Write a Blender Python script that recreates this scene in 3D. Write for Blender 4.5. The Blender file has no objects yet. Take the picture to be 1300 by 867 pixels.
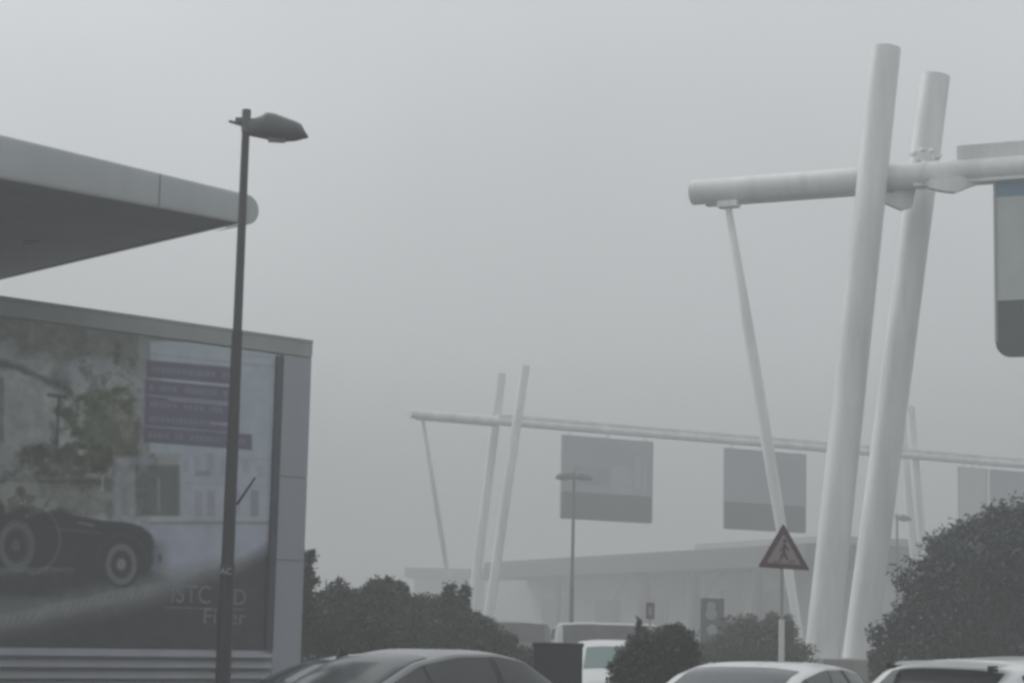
import bpy, bmesh, math, random
import numpy as np
from mathutils import Vector, Matrix, noise

random.seed(7)
np.random.seed(7)
R = math.radians
scn = bpy.context.scene
COL = scn.collection

# ------------------------------------------------------------------ camera
F_PX = 2600.0                      # focal length in pixels of the 1300 px wide photograph
PITCH, ROLL = R(8.02), 0.023
CAM = Vector((0, 0, 1.65))
Fw = Vector((0, math.cos(PITCH), math.sin(PITCH)))
R0 = Vector((1, 0, 0))
U0 = Vector((0, -math.sin(PITCH), math.cos(PITCH)))
Rt = (R0 * math.cos(ROLL) + U0 * math.sin(ROLL)).normalized()
Up = (U0 * math.cos(ROLL) - R0 * math.sin(ROLL)).normalized()
cd = bpy.data.cameras.new('camera')
cd.sensor_width = 36.0
cd.lens = 36.0 * F_PX / 1300.0
cd.clip_start = 0.1
cd.clip_end = 3000
cam = bpy.data.objects.new('camera', cd)
COL.objects.link(cam)
cam.matrix_world = Matrix(((Rt.x, Up.x, -Fw.x, CAM.x), (Rt.y, Up.y, -Fw.y, CAM.y),
                           (Rt.z, Up.z, -Fw.z, CAM.z), (0, 0, 0, 1)))
scn.camera = cam

# ------------------------------------------------------------------ world, sun, exposure
SUN_EL, SUN_AZ = R(38), R(-58)     # azimuth measured from +Y towards +X: the sun is to the left, beyond
world = bpy.data.worlds.new('World')
scn.world = world
world.use_nodes = True
nt = world.node_tree
nt.nodes.clear()
out = nt.nodes.new('ShaderNodeOutputWorld')
bg = nt.nodes.new('ShaderNodeBackground')
bg.inputs['Strength'].default_value = 0.102
sky = nt.nodes.new('ShaderNodeTexSky')
sky.sky_type = 'NISHITA'
sky.sun_disc = False
sky.sun_elevation = SUN_EL
sky.sun_rotation = SUN_AZ
sky.air_density = 1.0
sky.dust_density = 6.0
hs = nt.nodes.new('ShaderNodeHueSaturation')
hs.inputs['Saturation'].default_value = 0.15
mixw = nt.nodes.new('ShaderNodeMix')
mixw.data_type = 'RGBA'
mixw.inputs['Factor'].default_value = 0.66
mixw.inputs['B'].default_value = (11.4, 12.0, 12.3, 1)    # overcast deck, brightest overhead
# broad soft cloud variation in the overcast
tc = nt.nodes.new('ShaderNodeTexCoord')
nz = nt.nodes.new('ShaderNodeTexNoise')
nz.inputs['Scale'].default_value = 2.2
nz.inputs['Detail'].default_value = 3
mr = nt.nodes.new('ShaderNodeMapRange')
mr.inputs['From Min'].default_value = 0.3
mr.inputs['From Max'].default_value = 0.7
mr.inputs['To Min'].default_value = 0.90
mr.inputs['To Max'].default_value = 1.08
mul = nt.nodes.new('ShaderNodeVectorMath')
mul.operation = 'SCALE'
nt.links.new(tc.outputs['Generated'], nz.inputs['Vector'])
nt.links.new(nz.outputs['Fac'], mr.inputs['Value'])
nt.links.new(sky.outputs[0], hs.inputs['Color'])
nt.links.new(hs.outputs[0], mixw.inputs['A'])
nt.links.new(mixw.outputs['Result'], mul.inputs[0])
nt.links.new(mr.outputs[0], mul.inputs['Scale'])
sep = nt.nodes.new('ShaderNodeSeparateXYZ')
gr = nt.nodes.new('ShaderNodeValToRGB')                    # an overcast sky in ground fog is darkest at the horizon
gr.color_ramp.elements[0].position = 0.0
gr.color_ramp.elements[0].color = (.30, .30, .30, 1)
gr.color_ramp.elements[1].position = 1.0
gr.color_ramp.elements[1].color = (1, 1, 1, 1)
gm = gr.color_ramp.elements.new(.135)
gm.color = (.63, .63, .63, 1)
ge = gr.color_ramp.elements.new(.29)
ge.color = (.72, .72, .72, 1)
mul2 = nt.nodes.new('ShaderNodeVectorMath')
mul2.operation = 'SCALE'
nt.links.new(tc.outputs['Generated'], sep.inputs[0])
nt.links.new(sep.outputs['Z'], gr.inputs['Fac'])
nt.links.new(mul.outputs[0], mul2.inputs[0])
nt.links.new(gr.outputs[0], mul2.inputs['Scale'])
nt.links.new(mul2.outputs[0], bg.inputs['Color'])
nt.links.new(bg.outputs[0], out.inputs[0])

sd = bpy.data.lights.new('sun', 'SUN')
sd.energy = 1.0
sd.angle = R(25)
sd.color = (1.0, 0.97, 0.93)
sun = bpy.data.objects.new('sun', sd)
COL.objects.link(sun)
sdir = Vector((math.sin(SUN_AZ) * math.cos(SUN_EL), math.cos(SUN_AZ) * math.cos(SUN_EL), math.sin(SUN_EL)))
sun.rotation_euler = sdir.to_track_quat('Z', 'Y').to_euler()

scn.view_settings.view_transform = 'Standard'
scn.view_settings.look = 'None'
scn.view_settings.exposure = 0.0
scn.view_settings.gamma = 1.0
scn.render.engine = 'CYCLES'
scn.cycles.use_denoising = True
scn.cycles.max_bounces = 6
scn.cycles.volume_bounces = 2
scn.cycles.transparent_max_bounces = 8
scn.cycles.pixel_filter_type = 'BLACKMAN_HARRIS'
scn.cycles.filter_width = 3.1      # soft phone lens

HAZE_DENSITY = 0.0069

# ------------------------------------------------------------------ helpers
def P(px, py, Y):
    """world point seen at pixel (px,py) of the 1300x867 photograph, at depth Y in front of the camera"""
    d = Fw + Rt * ((px - 650.0) / F_PX) + Up * ((433.5 - py) / F_PX)
    return CAM + d * (Y / d.y)

def proj(p):
    v = Vector(p) - CAM
    w = v.dot(Fw)
    return 650 + F_PX * v.dot(Rt) / w, 433.5 - F_PX * v.dot(Up) / w

def ground_at(px, Y):
    p = P(px, 800, Y)
    return Vector((p.x, p.y, 0))

def thing(name, label, cat, loc=(0, 0, 0), rz=0.0, group=None):
    o = bpy.data.objects.new(name, None)
    o.empty_display_size = 0.3
    COL.objects.link(o)
    o.location = loc
    o.rotation_euler = (0, 0, rz)
    o['label'] = label
    o['category'] = cat
    if group:
        o['group'] = group
    return o

def tag(o, label=None, cat=None, group=None, kind=None):
    if label: o['label'] = label
    if cat: o['category'] = cat
    if group: o['group'] = group
    if kind: o['kind'] = kind
    return o

def inv(parent):
    """world -> local of the top-level Empty"""
    t = parent
    chain = Matrix.Identity(4)
    while t is not None:
        chain = t.matrix_basis @ chain
        t = t.parent
    return chain.inverted()

class MB:
    def __init__(self):
        self.bm = bmesh.new()
    def box(self, c, s, rz=0.0, bev=0.0):
        """axis box, centre c, full size s, turned rz about z"""
        m = Matrix.Translation(Vector(c)) @ Matrix.Rotation(rz, 4, 'Z') @ Matrix.Diagonal((s[0], s[1], s[2], 1))
        r = bmesh.ops.create_cube(self.bm, size=1.0, matrix=m)
        if bev > 0:
            es = list({e for v in r['verts'] for e in v.link_edges})
            bmesh.ops.bevel(self.bm, geom=es, offset=bev, segments=2, profile=0.7, affect='EDGES')
        return self
    def tube(self, a, b, r1, r2=None, n=28, cap=True):
        a, b = Vector(a), Vector(b)
        r2 = r1 if r2 is None else r2
        d = b - a
        q = d.to_track_quat('Z', 'Y').to_matrix().to_4x4()
        m = Matrix.Translation((a + b) / 2) @ q
        bmesh.ops.create_cone(self.bm, cap_ends=cap, segments=n, radius1=r1, radius2=r2, depth=d.length, matrix=m)
        return self
    def ball(self, c, r, s=(1, 1, 1)):
        m = Matrix.Translation(Vector(c)) @ Matrix.Diagonal((s[0], s[1], s[2], 1))
        bmesh.ops.create_uvsphere(self.bm, u_segments=16, v_segments=10, radius=r, matrix=m)
        return self
    def poly(self, pts, thick, nrm):
        """flat outline pts (3D) extruded by thick along nrm"""
        n = Vector(nrm).normalized() * thick
        a = [self.bm.verts.new(Vector(p)) for p in pts]
        b = [self.bm.verts.new(Vector(p) + n) for p in pts]
        k = len(pts)
        self.bm.faces.new(a)
        self.bm.faces.new(list(reversed(b)))
        for i in range(k):
            self.bm.faces.new((a[i], b[i], b[(i + 1) % k], a[(i + 1) % k]))
        return self
    def grid(self, fn, nu, nv, closed_v=False):
        vs = [[self.bm.verts.new(fn(i / nu, j / nv)) for j in range(nv + 1)] for i in range(nu + 1)]
        for i in range(nu):
            for j in range(nv):
                self.bm.faces.new((vs[i][j], vs[i + 1][j], vs[i + 1][j + 1], vs[i][j + 1]))
        return vs
    def build(self, name, mat, parent=None, smooth=False, angle=40, local=False):
        """vertices are in world space unless local=True (then in the parent's space)"""
        bmesh.ops.recalc_face_normals(self.bm, faces=self.bm.faces)
        me = bpy.data.meshes.new(name)
        if parent is not None and not local:
            self.bm.transform(inv(parent))
        self.bm.to_mesh(me)
        self.bm.free()
        me.materials.append(mat)
        if smooth:
            for p in me.polygons: p.use_smooth = True
            try:
                me.set_sharp_from_angle(angle=R(angle))
            except Exception:
                pass
        o = bpy.data.objects.new(name, me)
        COL.objects.link(o)
        if parent is not None:
            o.parent = parent
        return o

def mat(name, col, rough=0.6, metal=0.0, var=0.12, scale=3.0, bump=0.0, coat=0.0, streak=False, spec=0.5):
    """procedural material: base colour broken up by two noises, optional vertical dirt streaks and bump"""
    m = bpy.data.materials.new(name)
    m.use_nodes = True
    t = m.node_tree
    b = t.nodes['Principled BSDF']
    c = t.nodes.new('ShaderNodeTexCoord')
    n = t.nodes.new('ShaderNodeTexNoise')
    n.inputs['Scale'].default_value = scale
    n.inputs['Detail'].default_value = 8
    n.inputs['Roughness'].default_value = 0.62
    mp = t.nodes.new('ShaderNodeMapping')
    if streak:
        mp.inputs['Scale'].default_value = (1.0, 1.0, 0.12)
    t.links.new(c.outputs['Object'], mp.inputs['Vector'])
    t.links.new(mp.outputs[0], n.inputs['Vector'])
    r = t.nodes.new('ShaderNodeMapRange')
    r.inputs['From Min'].default_value = 0.3
    r.inputs['From Max'].default_value = 0.7
    r.inputs['To Min'].default_value = 1 - var
    r.inputs['To Max'].default_value = 1 + var * 0.6
    t.links.new(n.outputs['Fac'], r.inputs['Value'])
    v = t.nodes.new('ShaderNodeVectorMath')
    v.operation = 'SCALE'
    v.inputs[0].default_value = col[:3]
    t.links.new(r.outputs[0], v.inputs['Scale'])
    t.links.new(v.outputs[0], b.inputs['Base Color'])
    b.inputs['Roughness'].default_value = rough
    b.inputs['Metallic'].default_value = metal
    b.inputs['Specular IOR Level'].default_value = spec
    if coat:
        b.inputs['Coat Weight'].default_value = coat
        b.inputs['Coat Roughness'].default_value = 0.06
    if bump:
        n2 = t.nodes.new('ShaderNodeTexNoise')
        n2.inputs['Scale'].default_value = scale * 9
        n2.inputs['Detail'].default_value = 6
        bp = t.nodes.new('ShaderNodeBump')
        bp.inputs['Strength'].default_value = bump
        bp.inputs['Distance'].default_value = 0.02
        t.links.new(c.outputs['Object'], n2.inputs['Vector'])
        t.links.new(n2.outputs['Fac'], bp.inputs['Height'])
        t.links.new(bp.outputs[0], b.inputs['Normal'])
    return m

M = dict(
    asphalt=mat('asphalt', (.055, .056, .058), .85, var=.3, scale=1.2, bump=.5),
    paint_line=mat('road_paint', (.55, .55, .53), .7, var=.25, scale=6),
    concrete=mat('concrete', (.30, .295, .28), .85, var=.25, scale=1.5, bump=.4, streak=True),
    verge=mat('dry_verge', (.075, .085, .045), .95, var=.4, scale=4, bump=.8),
    white_steel=mat('white_steel', (.76, .765, .76), .5, var=.22, scale=1.6, streak=True),
    weld=mat('weld_bead', (.50, .50, .48), .6, var=.3, scale=12),
    grey_steel=mat('grey_steel', (.34, .35, .35), .5, var=.12, scale=2, streak=True),
    cladding=mat('cladding', (.32, .335, .375), .6, var=.08, scale=.7, streak=True),
    coping=mat('coping', (.31, .325, .325), .55, var=.15, scale=1.5),
    louvre=mat('louvre', (.27, .28, .305), .5, var=.12, scale=1.5, streak=True),
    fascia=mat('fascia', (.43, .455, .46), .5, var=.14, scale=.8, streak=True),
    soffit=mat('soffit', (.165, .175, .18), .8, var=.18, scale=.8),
    frame_dark=mat('dark_frame', (.035, .035, .06), .5, var=.15, scale=2),
    post_dark=mat('dark_post', (.012, .013, .015), .45, var=.2, scale=5, streak=True),
    post_grey=mat('weathered_post', (.035, .037, .038), .55, var=.25, scale=5, streak=True),
    lamp_housing=mat('lamp_housing', (.10, .105, .105), .5, var=.15, scale=5),
    lens=mat('lamp_lens', (.22, .23, .23), .2, var=.05),
    sticker=mat('sticker', (.38, .40, .42), .5, var=.12, scale=20),
    sign_red=mat('sign_red', (.08, .030, .030), .5, var=.2, scale=8),
    sign_face=mat('sign_face', (.29, .24, .24), .5, var=.15, scale=8),
    sign_black=mat('sign_black', (.04, .035, .04), .5, var=.1),
    silver=mat('silver_paint', (.11, .113, .118), .32, metal=.55, var=.06, scale=4, coat=.7),
    white_paint=mat('white_paint', (.60, .61, .61), .35, var=.06, scale=4, coat=.7),
    dark_paint=mat('dark_paint', (.022, .025, .030), .3, var=.1, scale=4, coat=.8),
    green_grey=mat('grey_green_paint', (.07, .085, .075), .35, var=.15, scale=4, coat=.6),
    glass=mat('car_glass', (.012, .014, .018), .06, var=.05, spec=.6),
    glass_rear=mat('sky_tinted_glass', (.035, .038, .042), .12, var=.06, spec=.6),  # base lightened to stand in for sky reflected in the rear glass
    glass_green_reflection=mat('green_reflection_glass', (.10, .17, .155), .10, var=.08, spec=.8),  # green base colour paints in the reflection on the windscreen
    rubber=mat('rubber', (.02, .02, .02), .85, var=.2),
    alloy=mat('alloy', (.4, .4, .4), .35, metal=.8, var=.08),
    trim=mat('black_trim', (.015, .015, .016), .6, var=.1),
    red_lens=mat('red_lens', (.25, .01, .01), .2, var=.05),
    head_lens=mat('head_lens', (.5, .5, .5), .15, var=.05),
    plate=mat('number_plate', (.6, .6, .55), .5, var=.05),
    cabinet=mat('navy_cabinet', (.008, .011, .018), .5, var=.15, scale=3, streak=True),
    banner_pale=mat('banner_pale', (.47, .50, .49), .8, var=.10, scale=1),
    banner_far=mat('banner_grey', (.25, .28, .30), .8, var=.12, scale=.6),
    banner_print=mat('banner_print', (.32, .34, .355), .8, var=.2, scale=2),
    banner_print2=mat('banner_print_dark', (.21, .22, .24), .8, var=.2, scale=2),
    banner_blue=mat('banner_blue', (.11, .24, .33), .8, var=.12, scale=1),
    banner_dark=mat('banner_dark', (.035, .040, .040), .8, var=.15, scale=1),
    banner_white=mat('banner_white', (.5, .52, .5), .8, var=.08, scale=1),
    term_roof=mat('terminal_roof', (.07, .078, .082), .6, var=.12, scale=.4),
    term_wall=mat('terminal_wall', (.46, .47, .47), .75, var=.12, scale=.5, streak=True),
    term_glass=mat('terminal_glass', (.05, .055, .06), .15, var=.1),
    board=mat('board_face', (.06, .075, .08), .5, var=.15),
    board_light=mat('board_mark', (.30, .33, .33), .5, var=.1),
    bark=mat('bark', (.07, .055, .042), .9, var=.3, scale=8, bump=.6),
)

def leaf_mat(name, c1, c2, c3):
    m = bpy.data.materials.new(name)
    m.use_nodes = True
    t = m.node_tree
    b = t.nodes['Principled BSDF']
    b.inputs['Roughness'].default_value = .6
    g = t.nodes.new('ShaderNodeNewGeometry')
    cr = t.nodes.new('ShaderNodeValToRGB')
    cr.color_ramp.elements[0].color = (*c1, 1)
    cr.color_ramp.elements[1].color = (*c3, 1)
    e = cr.color_ramp.elements.new(.5)
    e.color = (*c2, 1)
    t.links.new(g.outputs['Random Per Island'], cr.inputs['Fac'])
    n = t.nodes.new('ShaderNodeTexNoise')
    n.inputs['Scale'].default_value = 1.1
    r = t.nodes.new('ShaderNodeMapRange')
    r.inputs['From Min'].default_value = .35
    r.inputs['From Max'].default_value = .65
    r.inputs['To Min'].default_value = .65
    r.inputs['To Max'].default_value = 1.25
    co = t.nodes.new('ShaderNodeTexCoord')
    t.links.new(co.outputs['Object'], n.inputs['Vector'])
    t.links.new(n.outputs['Fac'], r.inputs['Value'])
    v = t.nodes.new('ShaderNodeVectorMath')
    v.operation = 'SCALE'
    t.links.new(cr.outputs[0], v.inputs[0])
    t.links.new(r.outputs[0], v.inputs['Scale'])
    t.links.new(v.outputs[0], b.inputs['Base Color'])
    return m
LEAF = leaf_mat('leaf_green', (.028, .036, .022), (.038, .048, .028), (.054, .064, .036))
LEAF_COOL = leaf_mat('leaf_cool_green', (.026, .037, .032), (.034, .047, .040), (.046, .062, .050))
LEAF_BROWN = leaf_mat('leaf_brown', (.050, .040, .032), (.065, .055, .042), (.060, .080, .040))

# ------------------------------------------------------------------ ground and haze
def flat(name, x0, y0, x1, y1, z, m):
    b = MB()
    vs = [b.bm.verts.new(p) for p in ((x0, y0, z), (x1, y0, z), (x1, y1, z), (x0, y1, z))]
    b.bm.faces.new(vs)
    return tag(b.build(name, m), kind='structure')
flat('ground', -260, -80, 260, 420, 0.0, M['asphalt'])
bv = MB().box((1.0, 36.5, .06), (34, 9.0, .12), bev=.02)
tag(bv.build('verge', M['verge']), kind='structure')
bk = MB().box((1.0, 31.9, .07), (34, .18, .14), bev=.02)
bk.box((1.0, 41.1, .07), (34, .18, .14), bev=.02)
tag(bk.build('kerb', M['concrete']), kind='structure')
bl = MB()
for i in range(-5, 8):
    bl.box((i * 2.6, 15.4, .004), (.1, 5.0, .004))
tag(bl.build('road_markings', M['paint_line']), kind='structure')

hm = bpy.data.materials.new('haze_air')
hm.use_nodes = True
ht = hm.node_tree
ht.nodes.clear()
ho = ht.nodes.new('ShaderNodeOutputMaterial')
hv = ht.nodes.new('ShaderNodeVolumePrincipled')
hv.inputs['Color'].default_value = (.745, .755, .76, 1)
hv.inputs['Density'].default_value = HAZE_DENSITY
hv.inputs['Anisotropy'].default_value = 0.2
ht.links.new(hv.outputs[0], ho.inputs['Volume'])
hb = MB().box((0, 170, 8.25), (540, 520, 18.5))
tag(hb.build('haze', hm), kind='stuff')

# ------------------------------------------------------------------ printed mural: one flat printed sheet
def vcol_mat(name, rough=.6):
    m = bpy.data.materials.new(name)
    m.use_nodes = True
    t = m.node_tree
    b = t.nodes['Principled BSDF']
    a = t.nodes.new('ShaderNodeVertexColor')
    a.layer_name = 'print'
    n = t.nodes.new('ShaderNodeTexNoise')
    n.inputs['Scale'].default_value = 2.5
    n.inputs['Detail'].default_value = 9
    c = t.nodes.new('ShaderNodeTexCoord')
    r = t.nodes.new('ShaderNodeMapRange')
    r.inputs['From Min'].default_value = .3
    r.inputs['From Max'].default_value = .7
    r.inputs['To Min'].default_value = .90
    r.inputs['To Max'].default_value = 1.08
    v = t.nodes.new('ShaderNodeVectorMath')
    v.operation = 'SCALE'
    t.links.new(c.outputs['Object'], n.inputs['Vector'])
    t.links.new(n.outputs['Fac'], r.inputs['Value'])
    t.links.new(a.outputs['Color'], v.inputs[0])
    t.links.new(r.outputs[0], v.inputs['Scale'])
    t.links.new(v.outputs[0], b.inputs['Base Color'])
    b.inputs['Roughness'].default_value = rough
    return m

def lin(c):
    c = np.asarray(c, float) / 255.0
    return np.where(c < .04045, c / 12.92, ((c + .055) / 1.055) ** 2.4)

INK_A, INK_B = 0.046, 0.27        # ink = (seen - air) / light

def sm(d, w):                      # soft mask: 1 where d<0
    return np.clip(.5 - d / w, 0, 1)

def fbm(x, y, s, seed=0, oct=4):
    out = np.zeros_like(x)
    amp, tot = 1.0, 0.0
    rs = np.random.RandomState(seed)
    for k in range(oct):
        g = rs.rand(64, 64)
        fx, fy = x / s, y / s
        ix, iy = np.floor(fx).astype(int), np.floor(fy).astype(int)
        tx, ty = fx - ix, fy - iy
        tx, ty = tx * tx * (3 - 2 * tx), ty * ty * (3 - 2 * ty)
        a = g[iy % 64, ix % 64]; b = g[iy % 64, (ix + 1) % 64]
        c = g[(iy + 1) % 64, ix % 64]; d = g[(iy + 1) % 64, (ix + 1) % 64]
        out += amp * ((a * (1 - tx) + b * tx) * (1 - ty) + (c * (1 - tx) + d * tx) * ty)
        tot += amp
        amp *= .55; s *= .5
    return out / tot

def paint(x, y):
    """the print, written over the sheet in the photograph's pixel units (x right, y down)"""
    img = np.zeros(x.shape + (3,)) + np.array((104, 106, 106.))
    def put(mask, col, a=1.0):
        nonlocal img
        m = (mask * a)[..., None]
        img = img * (1 - m) + np.array(col, float) * m
    def seg(x0, y0, x1, y1, w, col, a=1.0, soft=2.0):
        dx, dy = x1 - x0, y1 - y0
        t = np.clip(((x - x0) * dx + (y - y0) * dy) / (dx * dx + dy * dy), 0, 1)
        put(sm(np.hypot(x - x0 - t * dx, y - y0 - t * dy) - w, soft), col, a)
    def rect(x0, y0, x1, y1, col, a=1.0, soft=2.0, sl=0.0):
        yy = y - sl * (x - x0)
        put(np.minimum(np.minimum(sm(x0 - x, soft), sm(x - x1, soft)), np.minimum(sm(y0 - yy, soft), sm(yy - y1, soft))), col, a)
    def ell(cx, cy, rx, ry, col, a=1.0, soft=3.0):
        d = (np.hypot((x - cx) / rx, (y - cy) / ry) - 1) * min(rx, ry)
        put(sm(d, soft), col, a)
    def ring(cx, cy, rx, ry, w, col, a=1.0, soft=2.5):
        d = abs((np.hypot((x - cx) / rx, (y - cy) / ry) - 1) * min(rx, ry)) - w
        put(sm(d, soft), col, a)
    n1 = fbm(x + 400, y, 60, 1); n2 = fbm(x + 400, y, 22, 2); n3 = fbm(x + 400, y, 9, 3)
    # sky of the picture with dark tree canopy across the top
    img += ((n1 - .5) * 34)[..., None]
    put(sm(y - (432 + x * .20 + (n1 - .5) * 60 + (n2 - .5) * 26), 16), (80, 82, 78), .9)
    put(sm(abs(y - (462 + np.maximum(x - 10, 0) * .42 + (n2 - .5) * 12)) - 5, 7) * sm(x - 92, 8), (68, 70, 66), .85)
    ell(78, 480, 13, 18, (70, 70, 70), .7, 10)
    # pale sky holes
    put(sm(np.hypot((x - 118) / 42, (y - 470) / 17) - 1, .5), (108, 110, 115), .6)
    # tree in the middle
    d = np.hypot((x - 132) / 48, (y - 548) / 62) - 1 + (n2 - .5) * 1.5 + (n3 - .5) * 1.5
    put(sm(d, .7), (69, 72, 63), .85)
    d = np.hypot((x - 90) / 62, (y - 590) / 26) - 1 + (n2 - .5) * 1.2 + (n3 - .5) * 1.6
    put(sm(d, .8), (64, 66, 60), .8)
    put(sm(abs(x - 168) - 24, 14) * sm(abs(y - 545) - 45, 20), (78, 79, 74), .5)
    # street lamp in the picture
    seg(75, 502, 72, 566, 2.2, (62, 64, 62), .8)
    seg(62, 501, 82, 504, 2.5, (62, 64, 62), .8)
    put(sm(x - 5, 4) * sm(abs(y - 520) - 42, 6), (72, 73, 70), .6)
    # middle ground: fence, wall
    rect(-60, 603, 190, 655, (84, 86, 82), .75, 8)
    put(sm(abs(y - 611) - 2.2, 3) * sm(x - 130, 8), (62, 64, 62), .6)
    put(sm(abs(y - 628) - 6, 8) * sm(abs(x - 110) - 48, 10), (93, 95, 91), .5)
    seg(130, 604, 130, 622, 1.6, (124, 126, 122), .6)
    # pale house on the right
    rect(145, 580, 196, 662, (104, 104, 108), .8, 7)
    rect(172, 590, 232, 655, (74, 75, 73), .8, 4)
    rect(200, 606, 203, 648, (104, 105, 100), .7, 3)
    rect(228, 570, 345, 658, (114, 117, 124), .95, 5)
    rect(176, 420, 188, 600, (108, 108, 112), .4, 5)
    for wx, c in ((252, 104), (268, 98), (300, 104), (323, 92)):
        rect(wx - 5, 622, wx + 5, 656, (c, c - 1, c + 5), .7, 3)
    rect(248, 597, 268, 604, (92, 95, 100), .8, 4)
    rect(262, 568, 272, 596, (100, 101, 108), .7, 4)
    put(sm(abs(y - (664 + (x - 250) * .0)) - 1.6, 2.5) * sm(190 - x, 5), (82, 86, 88), .8)
    put(sm(abs(y - 658) - 3, 3) * sm(190 - x, 5), (116, 121, 122), .6)
    # pale field behind text, sky of the right part
    rect(190, 433, 352, 575, (112, 117, 121), 1.0, 4)
    put(sm(abs(y - (449 + (x - 185) * .10)) - 1, 2) * sm(188 - x, 3), (98, 101, 106), .7)
    rect(183, 428, 190, 560, (96, 96, 102), .7, 3)
    for k, (wx, wy) in enumerate(((236, 583), (250, 580), (284, 585), (312, 583), (330, 590))):
        rect(wx - 4, wy, wx + 4, wy + 16, (102, 104, 112), .55, 3)
    for yy_ in (578, 612, 640):
        put(sm(abs(y - yy_ - (x - 230) * .04) - .8, 1.6) * sm(228 - x, 3) * sm(x - 345, 3), (104, 107, 114), .5)
    left = sm(x - 184, 10)[..., None]
    img += left * ((n2 - .5) * 16 + (n3 - .5) * 17)[..., None]
    # road
    put(sm(666 - y, 8) * sm(185 - x, 10), (112, 114, 122), 1.0)
    put(sm(688 - y, 10) * sm(x - 205, 26), (76, 77, 77), 1.0)
    # car shadow, kerb of pavers, dark ground
    put(sm(np.hypot((x - 90) / 130, (y - 742) / 18) - 1, .5), (60, 61, 62), .8)
    yk = 790 - np.clip(x, -60, 260) * .215 + (n2 - .5) * 6
    put(sm(yk - 18 - y, 20), (88, 90, 91), .75)
    teeth = np.clip(np.sin((x + y * .5) * .75 + n1 * 9) * .5 + .5, 0, 1) * np.clip(n2 * 2 - .4, 0, 1)
    put(sm(abs(y - yk) - 9, 5) * sm(x - 200, 40), (106, 108, 107), .45)
    put(sm(abs(y - yk) - 8, 5) * teeth * sm(x - 190, 30), (78, 80, 79), .5)
    dark_y = yk + 14 - np.clip(x - 190, 0, 200) * .22 - np.clip(x - 290, 0, 60) * .35
    put(sm(dark_y - y, 26), (64, 64, 65), 1.0)
    img += ((n3 - .5) * 7)[..., None]
    # the vintage car, driving to the right
    ell(48, 664, 46, 24, (56, 56, 58), .9, 6)
    rect(-60, 630, 6, 660, (58, 58, 58), .8, 6)
    rect(-60, 655, 62, 722, (54, 55, 56), .95, 6)
    put(sm((652 + np.clip(x - 80, 0, 200) * .17) - y, 4) * sm(y - 724, 5) * sm(x - 180, 6) * sm(40 - x, 6), (52, 52, 55), .97)
    ell(150, 690, 44, 27, (47, 48, 50), .97, 5)
    ell(182, 704, 12, 24, (52, 56, 58), .9, 5)
    put(sm(abs(y - 722) - 3, 4) * sm(abs(x - 60) - 62, 8), (80, 81, 82), .8)
    rect(95, 718, 138, 733, (56, 52, 54), .8, 5)
    seg(100, 663, 118, 667, 2, (92, 93, 96), .7)
    seg(70, 672, 128, 676, 1, (74, 75, 77), .7)
    put(sm(abs((np.hypot((x - 36) / 40, (y - 684) / 44) - 1) * 40) - 2, 3) * sm(36 - x, 6), (84, 86, 85), .75)
    # reflections along the bonnet, doors and running board
    put(sm(abs(y - (668 + (x - 60) * .13)) - 2.0, 4) * sm(60 - x, 14) * sm(x - 140, 14), (76, 77, 80), .7)
    put(sm(abs(y - 692) - 7, 12) * sm(abs(x - 105) - 20, 16), (64, 64, 67), .6)
    put(sm(abs(np.hypot((x - 155) / 33, (y - 716) / 38) - 1) - .05, .06) * sm(y - 712, 5), (72, 74, 77), .7)
    seg(196, 690, 200, 712, 1.2, (84, 86, 88), .7)
    img += ((n3 - .5) * 14 * sm(np.abs(y - 690) - 40, 10) * sm(x - 200, 10))[..., None]
    # wheels
    for cx, cy, rx, ry, tone in ((155, 716, 23, 29, 108), (21, 692, 21, 29, 88)):
        ell(cx, cy, rx, ry, (48, 50, 51), .95)
        ring(cx - 1, cy, rx * .72, ry * .76, 3.6, (tone - 14,) * 3, .75)
        ell(cx - 1, cy, rx * .26, ry * .26, (tone + 6,) * 3, .8, 4)
        for k in range(12):
            a = k * math.pi / 6 + .2
            seg(cx - 1, cy, cx - 1 + rx * .62 * math.cos(a), cy + ry * .66 * math.sin(a), .5, (tone - 20,) * 3, .5)
    ring(21, 692, 20, 28, 3.5, (92, 94, 92), .6)
    # people and windscreen, pale and blurred, front of the car
    ell(14, 626, 17, 16, (103, 105, 101), .8, 7)
    ell(36, 622, 16, 13, (100, 102, 98), .8, 7)
    ell(26, 624, 6, 7, (60, 61, 59), .8, 5)
    ell(56, 641, 22, 8, (103, 105, 103), .85, 5)
    seg(34, 655, 72, 640, 3, (98, 99, 97), .6)
    put(sm(np.hypot((x - 34) / 45, (y - 645) / 20) - 1, .4) * (n3 > .55), (66, 67, 66), .6)
    ell(188, 680, 4, 3, (58, 60, 62), .9)
    ell(203, 708, 2.6, 6, (66, 66, 84), .9)
    # text block: dark bars with pale illegible strokes
    rs = np.random.RandomState(5)
    bars = [(186, 457, 302, 22, .085), (184, 481, 302, 20, .085), (184, 502, 302, 20, .085), (183, 521, 302, 19, .08), (182, 541, 320, 20, .075)]
    for (x0, y0, x1, h, sl) in bars:
        rect(x0, y0, x1, y0 + h, (76, 75, 83), .95, 2.5, sl)
    for (x0, y0, x1, h, sl) in bars:
        cx = x0 + 7
        while cx < x1 - 8:
            w = rs.uniform(2.5, 5.5)
            yy = y0 + sl * (cx - x0)
            rect(cx, yy + h * .36, cx + w * .8, yy + h * .66, (98, 97, 110), .6, 3)
            cx += w + rs.uniform(1.0, 2.2) + (7 if rs.rand() < .16 else 0)
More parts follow.
